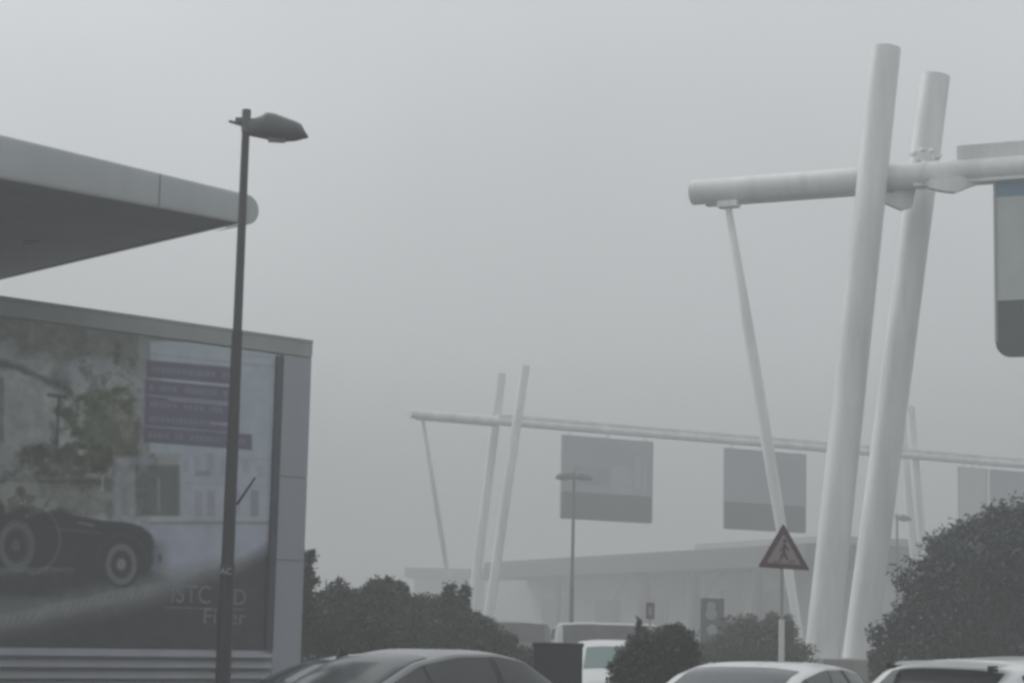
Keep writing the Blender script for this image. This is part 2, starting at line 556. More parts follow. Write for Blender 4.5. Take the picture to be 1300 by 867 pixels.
    for (x0, y0, x1, sl, c) in ((206, 481, 302, .09, 122), (214, 506, 302, .085, 110), (268, 536, 302, .06, 112)):
        rect(x0, y0, x1, y0 + 2.2, (c, c, c + 5), .85, 2.5, sl)
    rect(296, 449, 345, 451, (100, 103, 108), .8, 2, .08)
    rect(310, 461, 330, 465, (103, 106, 110), .8, 3, .06)
    # dark frame bar is a separate part
    col = (lin(np.clip(img, 20, 230)) - INK_A) / INK_B
    return np.clip(col, .012, .8)

# ------------------------------------------------------------------ left building with mural
C1 = P(395, 432, 34.0)                       # top right corner of the near wall
A1 = P(0, 375, 30.0)
zc = C1.z
ub = Vector((C1.x - A1.x, C1.y - A1.y, 0)).normalized()      # along the wall, to the right
nb = Vector((ub.y, -ub.x, 0))                                 # out of the wall, to the camera
L_B = 15.0
corner = Vector((C1.x, C1.y, 0))
bld = thing('billboard_building', 'grey clad building with a large printed vintage car mural, left edge of the view', 'building', corner - ub * (L_B / 2))
def wp(s, z, o=0.0):
    """point on the wall: s metres left of the right corner, height z, o metres proud"""
    return corner - ub * s + Vector((0, 0, z)) + nb * o
def wall_at(px, py):
    d = P(px, py, 10) - CAM
    t = (corner - CAM).dot(nb) / d.dot(nb)
    q = CAM + d * t
    return (corner - q).dot(ub), q.z
def slab(mb, s0, s1, z0, z1, o0, o1):
    pts = [wp(s0, z0, o0), wp(s1, z0, o0), wp(s1, z1, o0), wp(s0, z1, o0)]
    mb.poly(pts, o1 - o0, nb)
rz_b = math.atan2(ub.y, ub.x)
b = MB()
cc = corner - ub * (L_B / 2) - nb * 5.0
b.box((cc.x, cc.y, (zc - .06) / 2), (L_B, 10.0, zc - .06), rz=rz_b)
b.build('wall', M['cladding'], bld)
b = MB()
cc2 = corner - ub * (L_B / 2 - .0) - nb * 4.97
b.box((cc2.x, cc2.y, zc - .028), (L_B + .03, 10.03, .056), rz=rz_b, bev=.01)
b.build('roof', M['coping'], bld)
# right pilaster strip with two seams
s_m, z_mt = wall_at(344, 452)
_, z_mb = wall_at(340, 824)
s_bar0, _ = wall_at(349, 640)
s_bar1, _ = wall_at(341, 640)
b = MB()
zs = [0.0, wall_at(385, 712)[1], wall_at(388, 607)[1], zc - .30]
for i in range(3):
    slab(b, .0 + .004, s_bar0 - .03, zs[i] + .008, zs[i + 1] - .008, .002, .035)
b.build('corner_panel', M['cladding'], bld)
b = MB()
slab(b, .004, L_B - .01, zc - .292, zc - .062, .002, .05)
b.build('parapet_band', M['coping'], bld)
# louvre strip below the mural
b = MB()
zt = z_mb - .02
k = 0
while zt - k * .165 > .25:
    z1 = zt - k * .165
    p0 = [wp(s_bar0 + .01, z1, .03), wp(s_bar0 + .01, z1 - .10, .02), wp(s_bar0 + .01, z1 - .125, .10), wp(s_bar0 + .01, z1 - .105, .12)]
    bm_pts = p0
    b.poly(bm_pts, L_B - s_bar0 - .03, -ub)
    k += 1
b.build('louvre_panel', M['louvre'], bld)
# mural sheet
s_end = L_B - .3
z_top0 = zc - .32
NS, NZ = 760, 470
ss = np.linspace(s_bar1 + .004, s_end, NS)
zz = np.linspace(z_mb + .0, z_top0, NZ)
S, Z = np.meshgrid(ss, zz, indexing='ij')
W = np.array(corner)[None, None, :] - np.array(ub)[None, None, :] * S[..., None] + np.array(nb)[None, None, :] * .04
W[..., 2] = Z
V = W - np.array(CAM)
wd = V @ np.array(Fw)
PX = 650 + F_PX * (V @ np.array(Rt)) / wd
PY = 433.5 - F_PX * (V @ np.array(Up)) / wd
rgb = paint(PX, PY)
loc_c = np.array(bld.location)
verts = (W - loc_c).reshape(-1, 3)
idx = np.arange(NS * NZ).reshape(NS, NZ)
faces = np.stack([idx[:-1, :-1], idx[1:, :-1], idx[1:, 1:], idx[:-1, 1:]], -1).reshape(-1, 4)
me = bpy.data.meshes.new('mural')
me.vertices.add(len(verts)); me.vertices.foreach_set('co', verts.ravel())
me.loops.add(faces.size); me.loops.foreach_set('vertex_index', faces.ravel())
me.polygons.add(len(faces)); me.polygons.foreach_set('loop_start', np.arange(0, faces.size, 4))
me.update(calc_edges=True)
ca = me.color_attributes.new('print', 'FLOAT_COLOR', 'POINT')
ca.data.foreach_set('color', np.concatenate([rgb.reshape(-1, 3), np.ones((NS * NZ, 1))], 1).ravel())
me.materials.append(vcol_mat('printed_sheet'))
mural = bpy.data.objects.new('mural', me)
COL.objects.link(mural)
mural.parent = bld
mural['label'] = 'printed sheet with a black vintage touring car, trees, a pale house and dark text bars'
b = MB()
slab(b, s_bar0, s_bar1, z_mb, z_mt, .036, .10)
b.build('frame', M['frame_dark'], bld)

def text_mesh(txt, size, origin, xdir, ydir, m, parent, name, depth=.004, sx=1.0):
    cu = bpy.data.curves.new('t', 'FONT')
    cu.body = txt
    cu.size = size
    cu.extrude = depth
    o = bpy.data.objects.new('t', cu)
    COL.objects.link(o)
    dg = bpy.context.evaluated_depsgraph_get()
    me = bpy.data.meshes.new_from_object(o.evaluated_get(dg))
    bpy.data.objects.remove(o)
    xd, yd = Vector(xdir).normalized(), Vector(ydir).normalized()
    zd = xd.cross(yd)
    mt = Matrix(((xd.x * sx, yd.x, zd.x, origin[0]), (xd.y * sx, yd.y, zd.y, origin[1]), (xd.z * sx, yd.z, zd.z, origin[2]), (0, 0, 0, 1)))
    me.transform(inv(parent) @ mt)
    me.materials.clear()
    me.materials.append(m)
    r = bpy.data.objects.new(name, me)
    COL.objects.link(r)
    r.parent = parent
    return r
ink_pale = mat('pale_ink', (.19, .19, .195), .6, var=.35, scale=6)
ink_pale2 = mat('pale_ink_strong', (.19, .19, .20), .6, var=.25, scale=6)
s0, z0 = wall_at(213, 764)
text_mesh('ISTC', .40, wp(s0, z0, .048), ub, (0, 0, 1), ink_pale, bld, 'lettering', sx=.98)
s0, z0 = wall_at(293, 767)
text_mesh('D', .36, wp(s0, z0, .048), ub, (0, 0, 1), ink_pale2, bld, 'lettering', sx=1.0)
s0, z0 = wall_at(254, 791)
text_mesh('Finer', .34, wp(s0, z0, .048), ub, (0, 0, 1), ink_pale, bld, 'lettering', sx=1.22)
b = MB()
s0, z0 = wall_at(205, 770); s1, _ = wall_at(308, 770)
slab(b, s1, s0, z0 - .012, z0 + .004, .043, .047)
b.build('rule_line', ink_pale, bld)

# ------------------------------------------------------------------ canopy above it
can = thing('entrance_canopy', 'pointed grey flat canopy with rounded white edge, above the mural building', 'canopy', P(0, 300, 30).xy.to_3d())
ZB = 7.25
def at_z(px, py, z):
    d = P(px, py, 10) - CAM
    return CAM + d * ((z - CAM.z) / d.z)
tip_b = at_z(312, 285, ZB)
near0 = at_z(0, 227, ZB)
far0 = at_z(0, 358, ZB)
dn = (near0 - tip_b); df = (far0 - tip_b)
near1 = tip_b + dn * 2.0
far1 = tip_b + df * 1.7
def fz(p, py_top):                 # height of fascia top over a point of the near edge
    d = math.hypot(p.x - CAM.x, p.y - CAM.y)
    return p.z
# fascia heights from the photograph at tip and at left border
def top_z(base, px, py):
    d = P(px, py, base.y)
    return d.z
h_tip = top_z(tip_b, 312, 247) - ZB
h_n0 = top_z(near0, 0, 172) - ZB
h_n1 = h_n0 + (h_n0 - h_tip) * 1.0
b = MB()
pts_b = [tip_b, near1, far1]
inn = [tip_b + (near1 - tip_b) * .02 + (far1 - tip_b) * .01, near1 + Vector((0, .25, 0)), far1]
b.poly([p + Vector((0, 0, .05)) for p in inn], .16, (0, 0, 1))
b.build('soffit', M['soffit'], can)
# soffit panel joints
# fascia: a beam with a rounded outer face along the near edge
b = MB()
dnn = dn.normalized()
outn = Vector((dnn.y, -dnn.x, 0))
if outn.y > 0: outn = -outn
def fas(u, v):
    p = tip_b + (near1 - tip_b) * u
    h = h_tip + (h_n1 - h_tip) * min(1, u * 1.0)
    a = v * math.pi
    return p + Vector((0, 0, h / 2 - math.cos(a) * h / 2)) + outn * (math.sin(a) ** .6 * h * .05)
b.grid(fas, 30, 10)
def fas_back(u, v):
    p = tip_b + (near1 - tip_b) * u
    h = h_tip + (h_n1 - h_tip) * u
    return p + Vector((0, 0, h * (1 - v))) - outn * .0
b.grid(fas_back, 30, 1)
bmesh.ops.remove_doubles(b.bm, verts=b.bm.verts, dist=.001)
b.build('fascia', M['fascia'], can, smooth=True)
for u_ in (.19,):
    b = MB()
    def jn(u, v, u_=u_):
        q = fas(u_ + (u - .5) * .0025, .08 + .84 * v)
        return q + outn * .004
    b.grid(jn, 1, 10)
    b.build('panel_joint', M['soffit'], can)
# rounded nose at the tip
b = MB()
nose_c = tip_b + Vector((0, 0, h_tip / 2))
r_n = h_tip / 2
nose_e = nose_c - dnn * .14
back = nose_c + outn * (-.7) + dnn * .05
N = 20
def nose(u, v):
    a = math.pi * v
    c = nose_c + (-outn) * (.7 * u)
    return c + Vector((0, 0, -math.cos(a) * r_n)) + (-dnn) * (math.sin(a) * r_n * 1.0)
b.grid(nose, 2, 16)
ring0 = [nose_c + outn * .001 + Vector((0, 0, -math.cos(math.pi * i / 16) * r_n)) + (-dnn) * (math.sin(math.pi * i / 16) * r_n) for i in range(17)]
b.bm.faces.new([b.bm.verts.new(p) for p in ring0])
b.build('end_cap', M['fascia'], can, smooth=True)
b = MB()
top_pts = [tip_b + Vector((0, 0, h_tip - .03)), near1 + Vector((0, 0, h_n1 - .03)), far1 + Vector((0, 0, .5)), ]
b.poly(top_pts, .02, (0, 0, 1))
b.poly([tip_b + Vector((0, 0, .215)), tip_b + Vector((0, 0, .05)), far1 + Vector((0, 0, .05)), far1 + Vector((0, 0, .5))], .05, (df.normalized().y, -df.normalized().x, 0))
b.build('roof', M['grey_steel'], can)
b = MB()
for (q, w) in ((.72, .1), (.62, .62)):
    pp = tip_b + (near1 - tip_b) * (q + .2) + (far1 - near1) * (.12 if w < .3 else .75)
    b.tube((pp.x, pp.y, 0), (pp.x, pp.y, ZB + .06), .16)
    b.build('column', M['grey_steel'], can, smooth=True)
    b = MB()
# a small recessed downlight seen on the soffit
b = MB()
pl = at_z(38, 312, ZB)
b.tube((pl.x, pl.y, ZB + .035), (pl.x, pl.y, ZB + .055), .13)
b.build('downlight', M['trim'], can)

# ------------------------------------------------------------------ gantries
def gantry(name_label, beam, cols, strut, right_cols=None, r_col=.34, r_beam=.27, group=None, base=None, cols_r2=None):
    a, e = beam
    g = thing('banner_gantry', name_label, 'gantry', Vector((base.x, base.y, 0)), group=group)
    d = (e - a).normalized()
    hn = Vector((d.y, -d.x, 0)).normalized()       # towards the camera
    MB().tube(a, e, r_beam).build('beam', M['white_steel'], g, smooth=True)
    bb = MB()                                       # rail below the beam
    for (t0, t1) in ((.35, 5.0),):
        c = a + d * ((t0 + t1) / 2) - Vector((0, 0, r_beam + .02))
        bb.box(c, (t1 - t0, .16, .09), rz=math.atan2(d.y, d.x), bev=.01)
    bb.build('rail', M['grey_steel'], g)
    for grp in (cols, right_cols or []):
        for (lo, hi) in grp:
            c = MB().tube(lo, hi, r_col, r_col * .92).build('column', M['white_steel'], g, smooth=True)
            MB().tube(hi - (hi - lo).normalized() * .02, hi + (hi - lo).normalized() * .05, r_col * .80, r_col * .80).build('cap', M['grey_steel'], c, smooth=True) if False else None
    for (p0, p1, r, ts) in [(a, e, r_beam, (.2, .42, .65))]:
        for t_ in ts:
            q_ = p0.lerp(p1, t_)
            ax = (p1 - p0).normalized() * .012
            rr = r * (1 - .08 * t_) if r == r_col else r
            MB().tube(q_ - ax, q_ + ax, rr + .003).build('weld_seam', M['weld'], g, smooth=True)
    s0, s1 = strut
    mid = s0.lerp(s1, .42)
    sb = MB()
    axis = (s0 - s1)
    q = axis.to_track_quat('Z', 'Y').to_matrix()
    def cig(u, v):
        an = v * 2 * math.pi
        r = .062 + .075 * math.sin(math.pi * min(1, (u * .9 + .05))) ** .8
        return s1 + axis * u + q @ Vector((math.cos(an) * r, math.sin(an) * r, 0))
    sb.grid(cig, 24, 16)
    bmesh.ops.remove_doubles(sb.bm, verts=sb.bm.verts, dist=.0005)
    sb.build('strut', M['white_steel'], g, smooth=True)
    MB().box(s0 + Vector((0, 0, .12)), (.5, .3, .16), rz=math.atan2(d.y, d.x), bev=.02).build('bracket', M['white_steel'], g)
    return g, d, hn

# near gantry
BL = P(880, 245, 48.9)
BR0 = P(1300, 210, 45.4)
BR0.z = BL.z
dN = (BR0 - BL).normalized()
BE = BL + dN * 45
c1b, c1t = P(1042, 838, 45.9), P(1125, 62, 46.6)
c2b, c2t = P(1090, 836, 47.6), P(1188, 97, 47.9)
def on_ground(lo, hi, z=0.05):
    t = (z - lo.z) / (hi.z - lo.z)
    return lo + (hi - lo) * t
c1b, c2b = on_ground(c1b, c1t, .9), on_ground(c2b, c2t, .9)
# the mirrored pair at the other end, outside the frame
off = dN * 34
def mirror(p, s_c):
    s = (p - BL).dot(dN)
    return p + dN * (2 * (s_c - s))
rc = [(mirror(c1b, 22.5), mirror(c1t, 22.5)), (mirror(c2b, 22.5), mirror(c2t, 22.5))]
sb_ = P(1017, 822, 46.6)
gN, dN, hN = gantry('large white tubular gantry with crossing leaning columns, nearest of the gantries in the fog',
                    (BL, BE), [(c1b, c1t), (c2b, c2t)], (P(925, 266, 48.4), sb_), rc, r_col=.375, r_beam=.30, group=None, base=c1b)
# second lighter box girder lying on the beam, right of the columns
b = MB()
g0 = P(1217, 187, 46.1); g0.z = BL.z + .62
sG = (g0 - BL).dot(dN)
gc = BL + dN * (sG + 12.5)
b.box((gc.x, gc.y, BL.z + .43), (25, .30, .34), rz=math.atan2(dN.y, dN.x), bev=.02)
b.build('girder', M['white_steel'], gN)
b = MB()
lc = BL + dN * (sG + 11.0)
b.box((lc.x, lc.y, BL.z - .245), (24, .42, .09), rz=math.atan2(dN.y, dN.x), bev=.01)
b.build('banner_rail', M['white_steel'], gN)
# saddle and gusset plates at the joint
cs = (P(1150, 225, 46.9) - BL).dot(dN)
b = MB()
jc = BL + dN * cs
for (ds, r) in ((-.15, .31), (.55, .33), (1.15, .31)):
    q0 = BL + dN * (cs + ds)
    MB().tube(q0 - dN * .05, q0 + dN * .05, r).build('collar', M['white_steel'], gN, smooth=True)
b = MB()
def gp(px, py, D): return P(px, py, D)
b.poly([gp(1128, 238, 46.7), gp(1165, 232, 46.7), gp(1158, 262, 46.7), gp(1146, 266, 46.7), gp(1122, 256, 46.7)], .22, Vector((0, 1, 0)))
b.build('gusset_plate', M['white_steel'], gN)
b = MB()
b.poly([gp(1180, 228, 45.75), gp(1262, 222, 45.75), gp(1256, 229, 45.75), gp(1236, 235, 45.75), gp(1213, 244, 45.75), gp(1196, 242, 45.75), gp(1180, 238, 45.75)], .22, Vector((0, 1, 0)))
b.build('gusset_plate', M['white_steel'], gN)
b = MB()
for (px, py) in ((1160, 196), (1172, 190), (1184, 191), (1190, 199), (1166, 203)):
    MB().box(P(px, py, 46.6), (.13, .22, .08), rz=.3, bev=.01).build('clamp', M['white_steel'], gN)
b = MB()
pc = (c1b + c2b) / 2
b.box((pc.x + .0, pc.y, .60), (2.0, 2.9, 1.2), rz=.25, bev=.04)
b.build('plinth', M['concrete'], gN)
b = MB()
ec = BL + dN * (-.012)
b.tube(BL - dN * .02, BL + dN * .01, .285)
b.build('end_plate', M['white_steel'], gN, smooth=True)
for (lo, hi) in rc:
    MB().box((lo.x, lo.y, .5), (1.6, 1.6, 1.0), rz=.25, bev=.04).build('plinth', M['concrete'], gN)

# far gantry
FL = P(520, 525, 100)
zf = FL.z
FR = P(1300, 589, 100)
FR = at_z(1300, 590, zf)
dF = (FR - FL).normalized()
FE = FL + dF * 62
pA = (at_z(652, 532, zf) - FL).dot(dF)
def colF(pxb, pyb, pxt, pyt, D, off):
    hi = P(pxt, pyt, D + off); lo = P(pxb, pyb, D + off)
    return on_ground(lo, hi, .5), hi
DA = 103.0
fc = [colF(622, 770, 667, 464, DA, -1.0), colF(600, 765, 637, 474, DA, 1.0)]
DBk = 118.5
frc = [colF(1172, 700, 1156, 516, DBk, -1.0), colF(1160, 700, 1144, 522, DBk, 1.2)]
gF, dF, hF = gantry('hazy white banner gantry half lost in the fog, behind the near one',
                    (FL, FE), fc, (P(537, 533, 100.6), P(576, 775, 102.5)), frc, r_col=.25, r_beam=.22, group=None, base=fc[0][0])
for (lo, hi) in (fc + frc):
    MB().box((lo.x, lo.y, .5), (1.5, 1.5, 1.0), bev=.04).build('plinth', M['concrete'], gF)
b = MB()
gc = FL + dF * 33
b.box((gc.x, gc.y, FL.z + .27), (56, .30, .14), rz=math.atan2(dF.y, dF.x))
b.build('girder', M['white_steel'], gF)

# ------------------------------------------------------------------ banners
def banner(label, s0, s1, origin, d, ztop, bands, corner_r=.35, back=.0, group='banners hanging under the gantry beams'):
    """bands: list of (height, material); the lowest has rounded corners"""
    pb = origin + d * ((s0 + s1) / 2)
    t = thing('hanging_banner', label, 'banner', Vector((pb.x, pb.y, 0)), group=group)
    hn = Vector((d.y, -d.x, 0)).normalized()
    z = ztop
    for i, (h, m) in enumerate(bands):
        last = i == len(bands) - 1
        bb = MB()
        def pt(s, zz_): return Vector((origin.x, origin.y, 0)) + d * s + Vector((0, 0, zz_)) + hn * (.02 + back)
        if last:
            outl = [pt(s0, z), pt(s1, z)]
            for k in range(7):
                a = k / 6 * math.pi / 2
                outl.append(pt(s1 - corner_r + corner_r * math.cos(a), z - h + corner_r - corner_r * math.sin(a)))
            for k in range(7):
                a = math.pi / 2 - k / 6 * math.pi / 2
                outl.append(pt(s0 + corner_r - corner_r * math.cos(a), z - h + corner_r - corner_r * math.sin(a)))
        else:
            outl = [pt(s0, z), pt(s1, z), pt(s1, z - h), pt(s0, z - h)]
        bb.poly(outl, -.05, hn)
        bb.build(['top_band', 'field', 'lower_band'][min(i + (3 - len(bands)), 2)], m, t)
        z -= h
    H = ztop - z
    for s in (s0 + .02, s1 - .02):
        q = Vector((origin.x, origin.y, 0)) + d * s + hn * (.03 + back)
        MB().tube((q.x, q.y, ztop), (q.x, q.y, z + corner_r), .035, n=10).build('edge_pole', M['grey_steel'], t, smooth=True)
    for s in (s0 + .5, (s0 + s1) / 2, s1 - .5):
        q = Vector((origin.x, origin.y, 0)) + d * s
        MB().tube((q.x, q.y, ztop - .05), (q.x, q.y, ztop + .22), .03, n=8).build('hanger', M['grey_steel'], t)
    return t
def s_on(px, py, origin, d):
    """distance along a beam where the vertical plane through it is seen at the pixel"""
    n = Vector((d.y, -d.x, 0)).normalized()
    v = P(px, py, 10) - CAM
    q = CAM + v * ((origin - CAM).dot(n) / v.dot(n))
    return (q - origin).dot(d), q.z
s0, zt = s_on(1262, 223, BL, dN)
_, z1 = s_on(1264, 251, BL, dN)
_, z2 = s_on(1266, 382, BL, dN)
_, z3 = s_on(1270, 454, BL, dN)
W_B = 5.2
banner('near banner with blue top band and dark rounded bottom, cut by the right edge', s0, s0 + W_B, BL, dN, zt, [(zt - z1, M['banner_blue']), (z1 - z2, M['banner_pale']), (z2 - z3, M['banner_dark'])])
banner('near banner beyond the right edge of the view', s0 + 7.6, s0 + 7.6 + W_B, BL, dN, zt, [(zt - z1, M['banner_blue']), (z1 - z2, M['banner_pale']), (z2 - z3, M['banner_dark'])]) if False else None
for (lab, xa, xb, ya, yb, yc, up, ml, mlow) in (
        ('hazy grey banner behind the distant double lamp, leftmost under the far beam', 713, 829, 550, 623, 658, 'banner_far', 'banner_far', 'banner_dark'),
        ('hazy grey banner behind the strut of the near gantry, second under the far beam', 919, 1023, 571, 636, 671, 'banner_far', 'banner_far', 'banner_dark'),
        ('hazy grey banner above the big round bush at the right, rightmost under the far beam', 1256, 1352, 594, 650, 690, 'banner_far', 'banner_far', 'banner_dark')):
    sa, za = s_on(xa, ya, FL, dF)
    sb, _ = s_on(xb, ya, FL, dF)
    _, zb_ = s_on(xa, yb, FL, dF)
    _, zc_ = s_on(xa, yc, FL, dF)
    banner(lab, sa, sb, FL, dF, zf - .42, [(.55, M['banner_far']), (zf - .42 - .55 - zb_, M['banner_far']), (zb_ - zc_, M[mlow])], corner_r=.15)
    if xa == 713:
        bt = [o for o in COL.objects if o.name.startswith('hanging_banner')][-1]
        hnF = Vector((dF.y, -dF.x, 0)).normalized()
        for (u0, u1, w0, w1, mm) in ((.80, .86, .30, 2.1, 'banner_print'), (.90, .93, .30, 2.1, 'banner_print'), (.14, .52, 1.0, 1.9, 'banner_print2'), (.55, .78, .9, 2.3, 'banner_print')):
            b0 = Vector((FL.x, FL.y, 0)) + hnF * .022
            A_ = b0 + dF * (sa + (sb - sa) * u0); B_ = b0 + dF * (sa + (sb - sa) * u1)
            zt_b = zf - .97
            A_.z = B_.z = 0
            up_ = Vector((0, 0, 1))
            MB().poly([A_ + up_ * (zt_b - w0), B_ + up_ * (zt_b - w0), B_ + up_ * (zt_b - w1), A_ + up_ * (zt_b - w1)], .006, hnF).build('print', M[mm], bt)
sa, za = s_on(1216, 594, FL, dF)
sb, _ = s_on(1253, 594, FL, dF)
banner('pale narrow banner between the far leaning columns and the rightmost grey banner', sa, sb, FL, dF, zf - .42, [(.5, M['banner_white']), (2.6, M['banner_white']), (1.6, M['banner_white'])], corner_r=.15)

# ------------------------------------------------------------------ street lamps
def lamp_head(mb_list, o, side, parent, tilt=.10, L=.86, lift=.0):
    """cobra style head; o = spigot point, side = unit vector in which it points"""
    s = Vector(side)
    w = Vector((-s.y, s.x, 0))
    # stations along the head: distance, top z, bottom z, half width
    st = [(.00, .07, -.15, .06), (.10, .09, -.16, .10), (.17, .12, -.17, .15), (.24, .165, -.18, .18), (.34, .155, -.205, .19),
          (.46, .115, -.205, .19), (.62, .065, -.185, .16), (.69, .03, -.165, .12), (.735, -.05, -.15, .08), (.78, -.115, -.14, .03)]
    bb = MB()
    rings = []
    for (d, zt_, zb_, hw) in st:
        ring = []
        for k in range(14):
            a = 2 * math.pi * k / 14
            c, sn = math.cos(a), math.sin(a)
            zz_ = (zt_ + zb_) / 2 + (zt_ - zb_) / 2 * (abs(sn) ** .8) * (1 if sn > 0 else -1)
            ring.append(bb.bm.verts.new(o + s * d + w * (hw * c) + Vector((0, 0, zz_ + lift))))
        rings.append(ring)
    for i in range(len(rings) - 1):
        for k in range(14):
            bb.bm.faces.new((rings[i][k], rings[i][(k + 1) % 14], rings[i + 1][(k + 1) % 14], rings[i + 1][k]))
    bb.bm.faces.new(rings[0]); bb.bm.faces.new(rings[-1])
    h = bb.build('lamp_head', M['lamp_housing'], parent, smooth=True, angle=35)
    lb = MB()
    lb.box(o + s * .38 + Vector((0, 0, -.190)), (.22, .18, .03), rz=math.atan2(s.y, s.x), bev=.01)
    lb.build('lens', M['lens'], h)
    return h

def street_lamp(label, foot, top_z, side, segs, group='street lamps', twin=False, lean=(0, 0), detail=False):
    t = thing('street_lamp', label, 'street lamp', foot, group=group)
    for i, (z0, z1, r0, r1, m) in enumerate(segs):
        MB().tube(foot + Vector((0, 0, z0)), foot + Vector((0, 0, z1)), r0, r1, n=20).build('post', M[m], t, smooth=True)
    o = foot + Vector((0, 0, top_z - .12))
    MB().tube(foot + Vector((0, 0, top_z - .22)), foot + Vector((0, 0, top_z + .07)), .058, .058, n=14).build('spigot', M['lamp_housing'], t, smooth=True)
    s = Vector(side).normalized()
    lamp_head(None, o + s * .02, s, t)
    if twin:
        lamp_head(None, o - s * .02, -s, t)
    else:
        bb = MB()
        bb.tube(o + Vector((0, 0, -.02)), o - s * .22 + Vector((0, 0, .03)), .028, .018, n=8)
        bb.box(o - s * .09 + Vector((0, 0, .05)), (.09, .05, .06))
        bb.build('tail_arm', M['lamp_housing'], t)
    return t
fl = ground_at(284.5, 25.7)
fl = Vector((P(283, 867, 25.7).x, 25.7, 0))
top = P(312, 168, 25.7)
z_tp = P(312, 158, 25.7).z + .12
z_s1 = P(305, 421, 25.7).z
z_s2 = P(290, 716, 25.7).z
z_s3 = P(290, 732, 25.7).z
fl = Vector((P(298, 500, 25.7).x, 25.7, 0))
lampN = street_lamp('tall dark street lamp with a single grey head, standing in front of the mural building', fl, z_tp, (1, .12, 0),
            [(0, z_s3, .100, .094, 'post_dark'), (z_s3, z_s2, .092, .090, 'post_grey'), (z_s2, z_s1, .082, .068, 'post_dark'), (z_s1, z_tp - .05, .058, .050, 'post_grey')], group=None)
MB().tube(fl + Vector((.02, -.03, z_s3 + .01)), fl + Vector((.02, -.03, z_s2 - .01)), .083, .081, n=20).build('number_tag', M['post_grey'], lampN, smooth=True)
text_mesh('AC', .11, fl + Vector((-.075, -.118, z_s3 + .03)), (1, 0, 0), (0, 0, 1), M['sticker'], lampN, 'tag_lettering', depth=.003)
MB().tube(P(301, 640, 25.65), P(324, 606, 25.5), .018, .012, n=8).build('bracket_rod', M['post_dark'], lampN)
fl2 = Vector((P(727, 700, 85).x, 85, 0))
street_lamp('distant street lamp with twin heads in front of the leftmost far banner', fl2, P(728, 603, 85).z + .1, (1, .1, 0),
            [(0, 3.5, .10, .09, 'post_dark'), (3.5, P(728, 604, 85).z, .075, .055, 'post_grey')], twin=True, group=None)
fl3 = Vector((P(1139, 720, 108).x, 108, 0))
street_lamp('faint farthest street lamp just right of the near columns, deep in the fog', fl3, P(1139, 656, 108).z + .1, (-.0, 1, 0),
            [(0, 3.5, .10, .09, 'post_dark'), (3.5, P(1139, 657, 108).z, .075, .055, 'post_grey')], twin=False, group=None).rotation_euler = (0, 0, R(-85))

# ------------------------------------------------------------------ warning sign
sg = thing('warning_sign', 'red bordered triangular pedestrian warning sign on a thin white post, before the near columns', 'road sign', Vector((P(993, 780, 30).x, 30, 0)))
def tri(scale, D, cx=995.3, cy=703.0):
    pts = ((994.5, 664), (1028.5, 724), (962, 719.5))
    return [P(cx + (x - cx) * scale, cy + (y - cy) * scale, D) for (x, y) in pts]
def rtri(scale, D, rr=.04):
    pts = tri(scale, D)
    o = []
    for i in range(3):
        p, a, c = pts[i], pts[i - 1], pts[(i + 1) % 3]
        ia = p + (a - p).normalized() * rr
        ic = p + (c - p).normalized() * rr
        for k in range(5):
            t_ = k / 4
            o.append((1 - t_) ** 2 * ia + 2 * t_ * (1 - t_) * p + t_ * t_ * ic)
    return o
MB().poly(rtri(1.0, 30), .012, (0, 1, 0)).build('plate', M['sign_red'], sg)
MB().poly(rtri(.66, 29.997), .003, (0, 1, 0)).build('face', M['sign_face'], sg)
b = MB()
def ppt(x, y): return P(x, y, 29.993)
for (x0, y0, x1, y1, r) in ((996, 690, 995, 700, .022), (995, 700, 991, 709, .016), (995, 700, 1000, 710, .016), (996, 692, 990, 699, .011), (996, 692, 1002, 698, .011)):
    b.tube(ppt(x0, y0), ppt(x1, y1), r, n=8)
b.ball(ppt(996.5, 686.5), .026)
for x in (984, 989, 1003, 1007):
    b.tube(ppt(x, 711), ppt(x + 1, 714), .010, n=6)
b.build('pictogram', M['sign_black'], sg)
px0 = sg.location.x
MB().tube((px0, 30.05, 0), (px0, 30.05, P(994, 786, 30).z), .042, n=16).build('post', M['white_steel'], sg, smooth=True)
MB().tube((px0, 30.05, P(994, 786, 30).z), (px0, 30.05, P(994, 690, 30).z), .024, n=14).build('post', M['grey_steel'], sg, smooth=True)

# ------------------------------------------------------------------ far terminal
TA = P(636, 712, 167)
TB = P(1000, 690, 130)
zt1 = TB.z
TA.z = zt1
TA = at_z(636, 712, zt1)
dT = Vector((TB.x - TA.x, TB.y - TA.y, 0)).normalized()
nT = Vector((dT.y, -dT.x, 0))
ter = thing('terminal_building', 'low pale terminal with a thick dark flat roof and columns, fading in the fog', 'building', Vector(((TA.x + TB.x) / 2, (TA.y + TB.y) / 2, 0)))
LT = (TB - TA).dot(dT)
rzT = math.atan2(dT.y, dT.x)
oT = Vector((TA.x, TA.y, 0))
def tb(mb, s0, s1, o0, o1, z0, z1, bev=0):
    """box along the terminal: s along front, o metres behind the fascia"""
    c = oT + dT * ((s0 + s1) / 2) - nT * ((o0 + o1) / 2)
    mb.box((c.x, c.y, (z0 + z1) / 2), (s1 - s0, o1 - o0, z1 - z0), rz=rzT, bev=bev)
    return mb
def s_T(px, off=0.0, py=700):
    v = P(px, py, 10) - CAM
    q = CAM + v * (((oT - nT * off) - CAM).dot(nT) / v.dot(nT))
    return (q - oT).dot(dT), q.z
th = zt1 - s_T(1000, 0, 719)[1]
tb(MB(), -4, LT + 2.2, 0, 16, zt1 - th, zt1 - .0, bev=.15).build('roof', M['term_roof'], ter)
s_up, _ = s_T(862)
_, z_up = s_T(862, .0, 688)
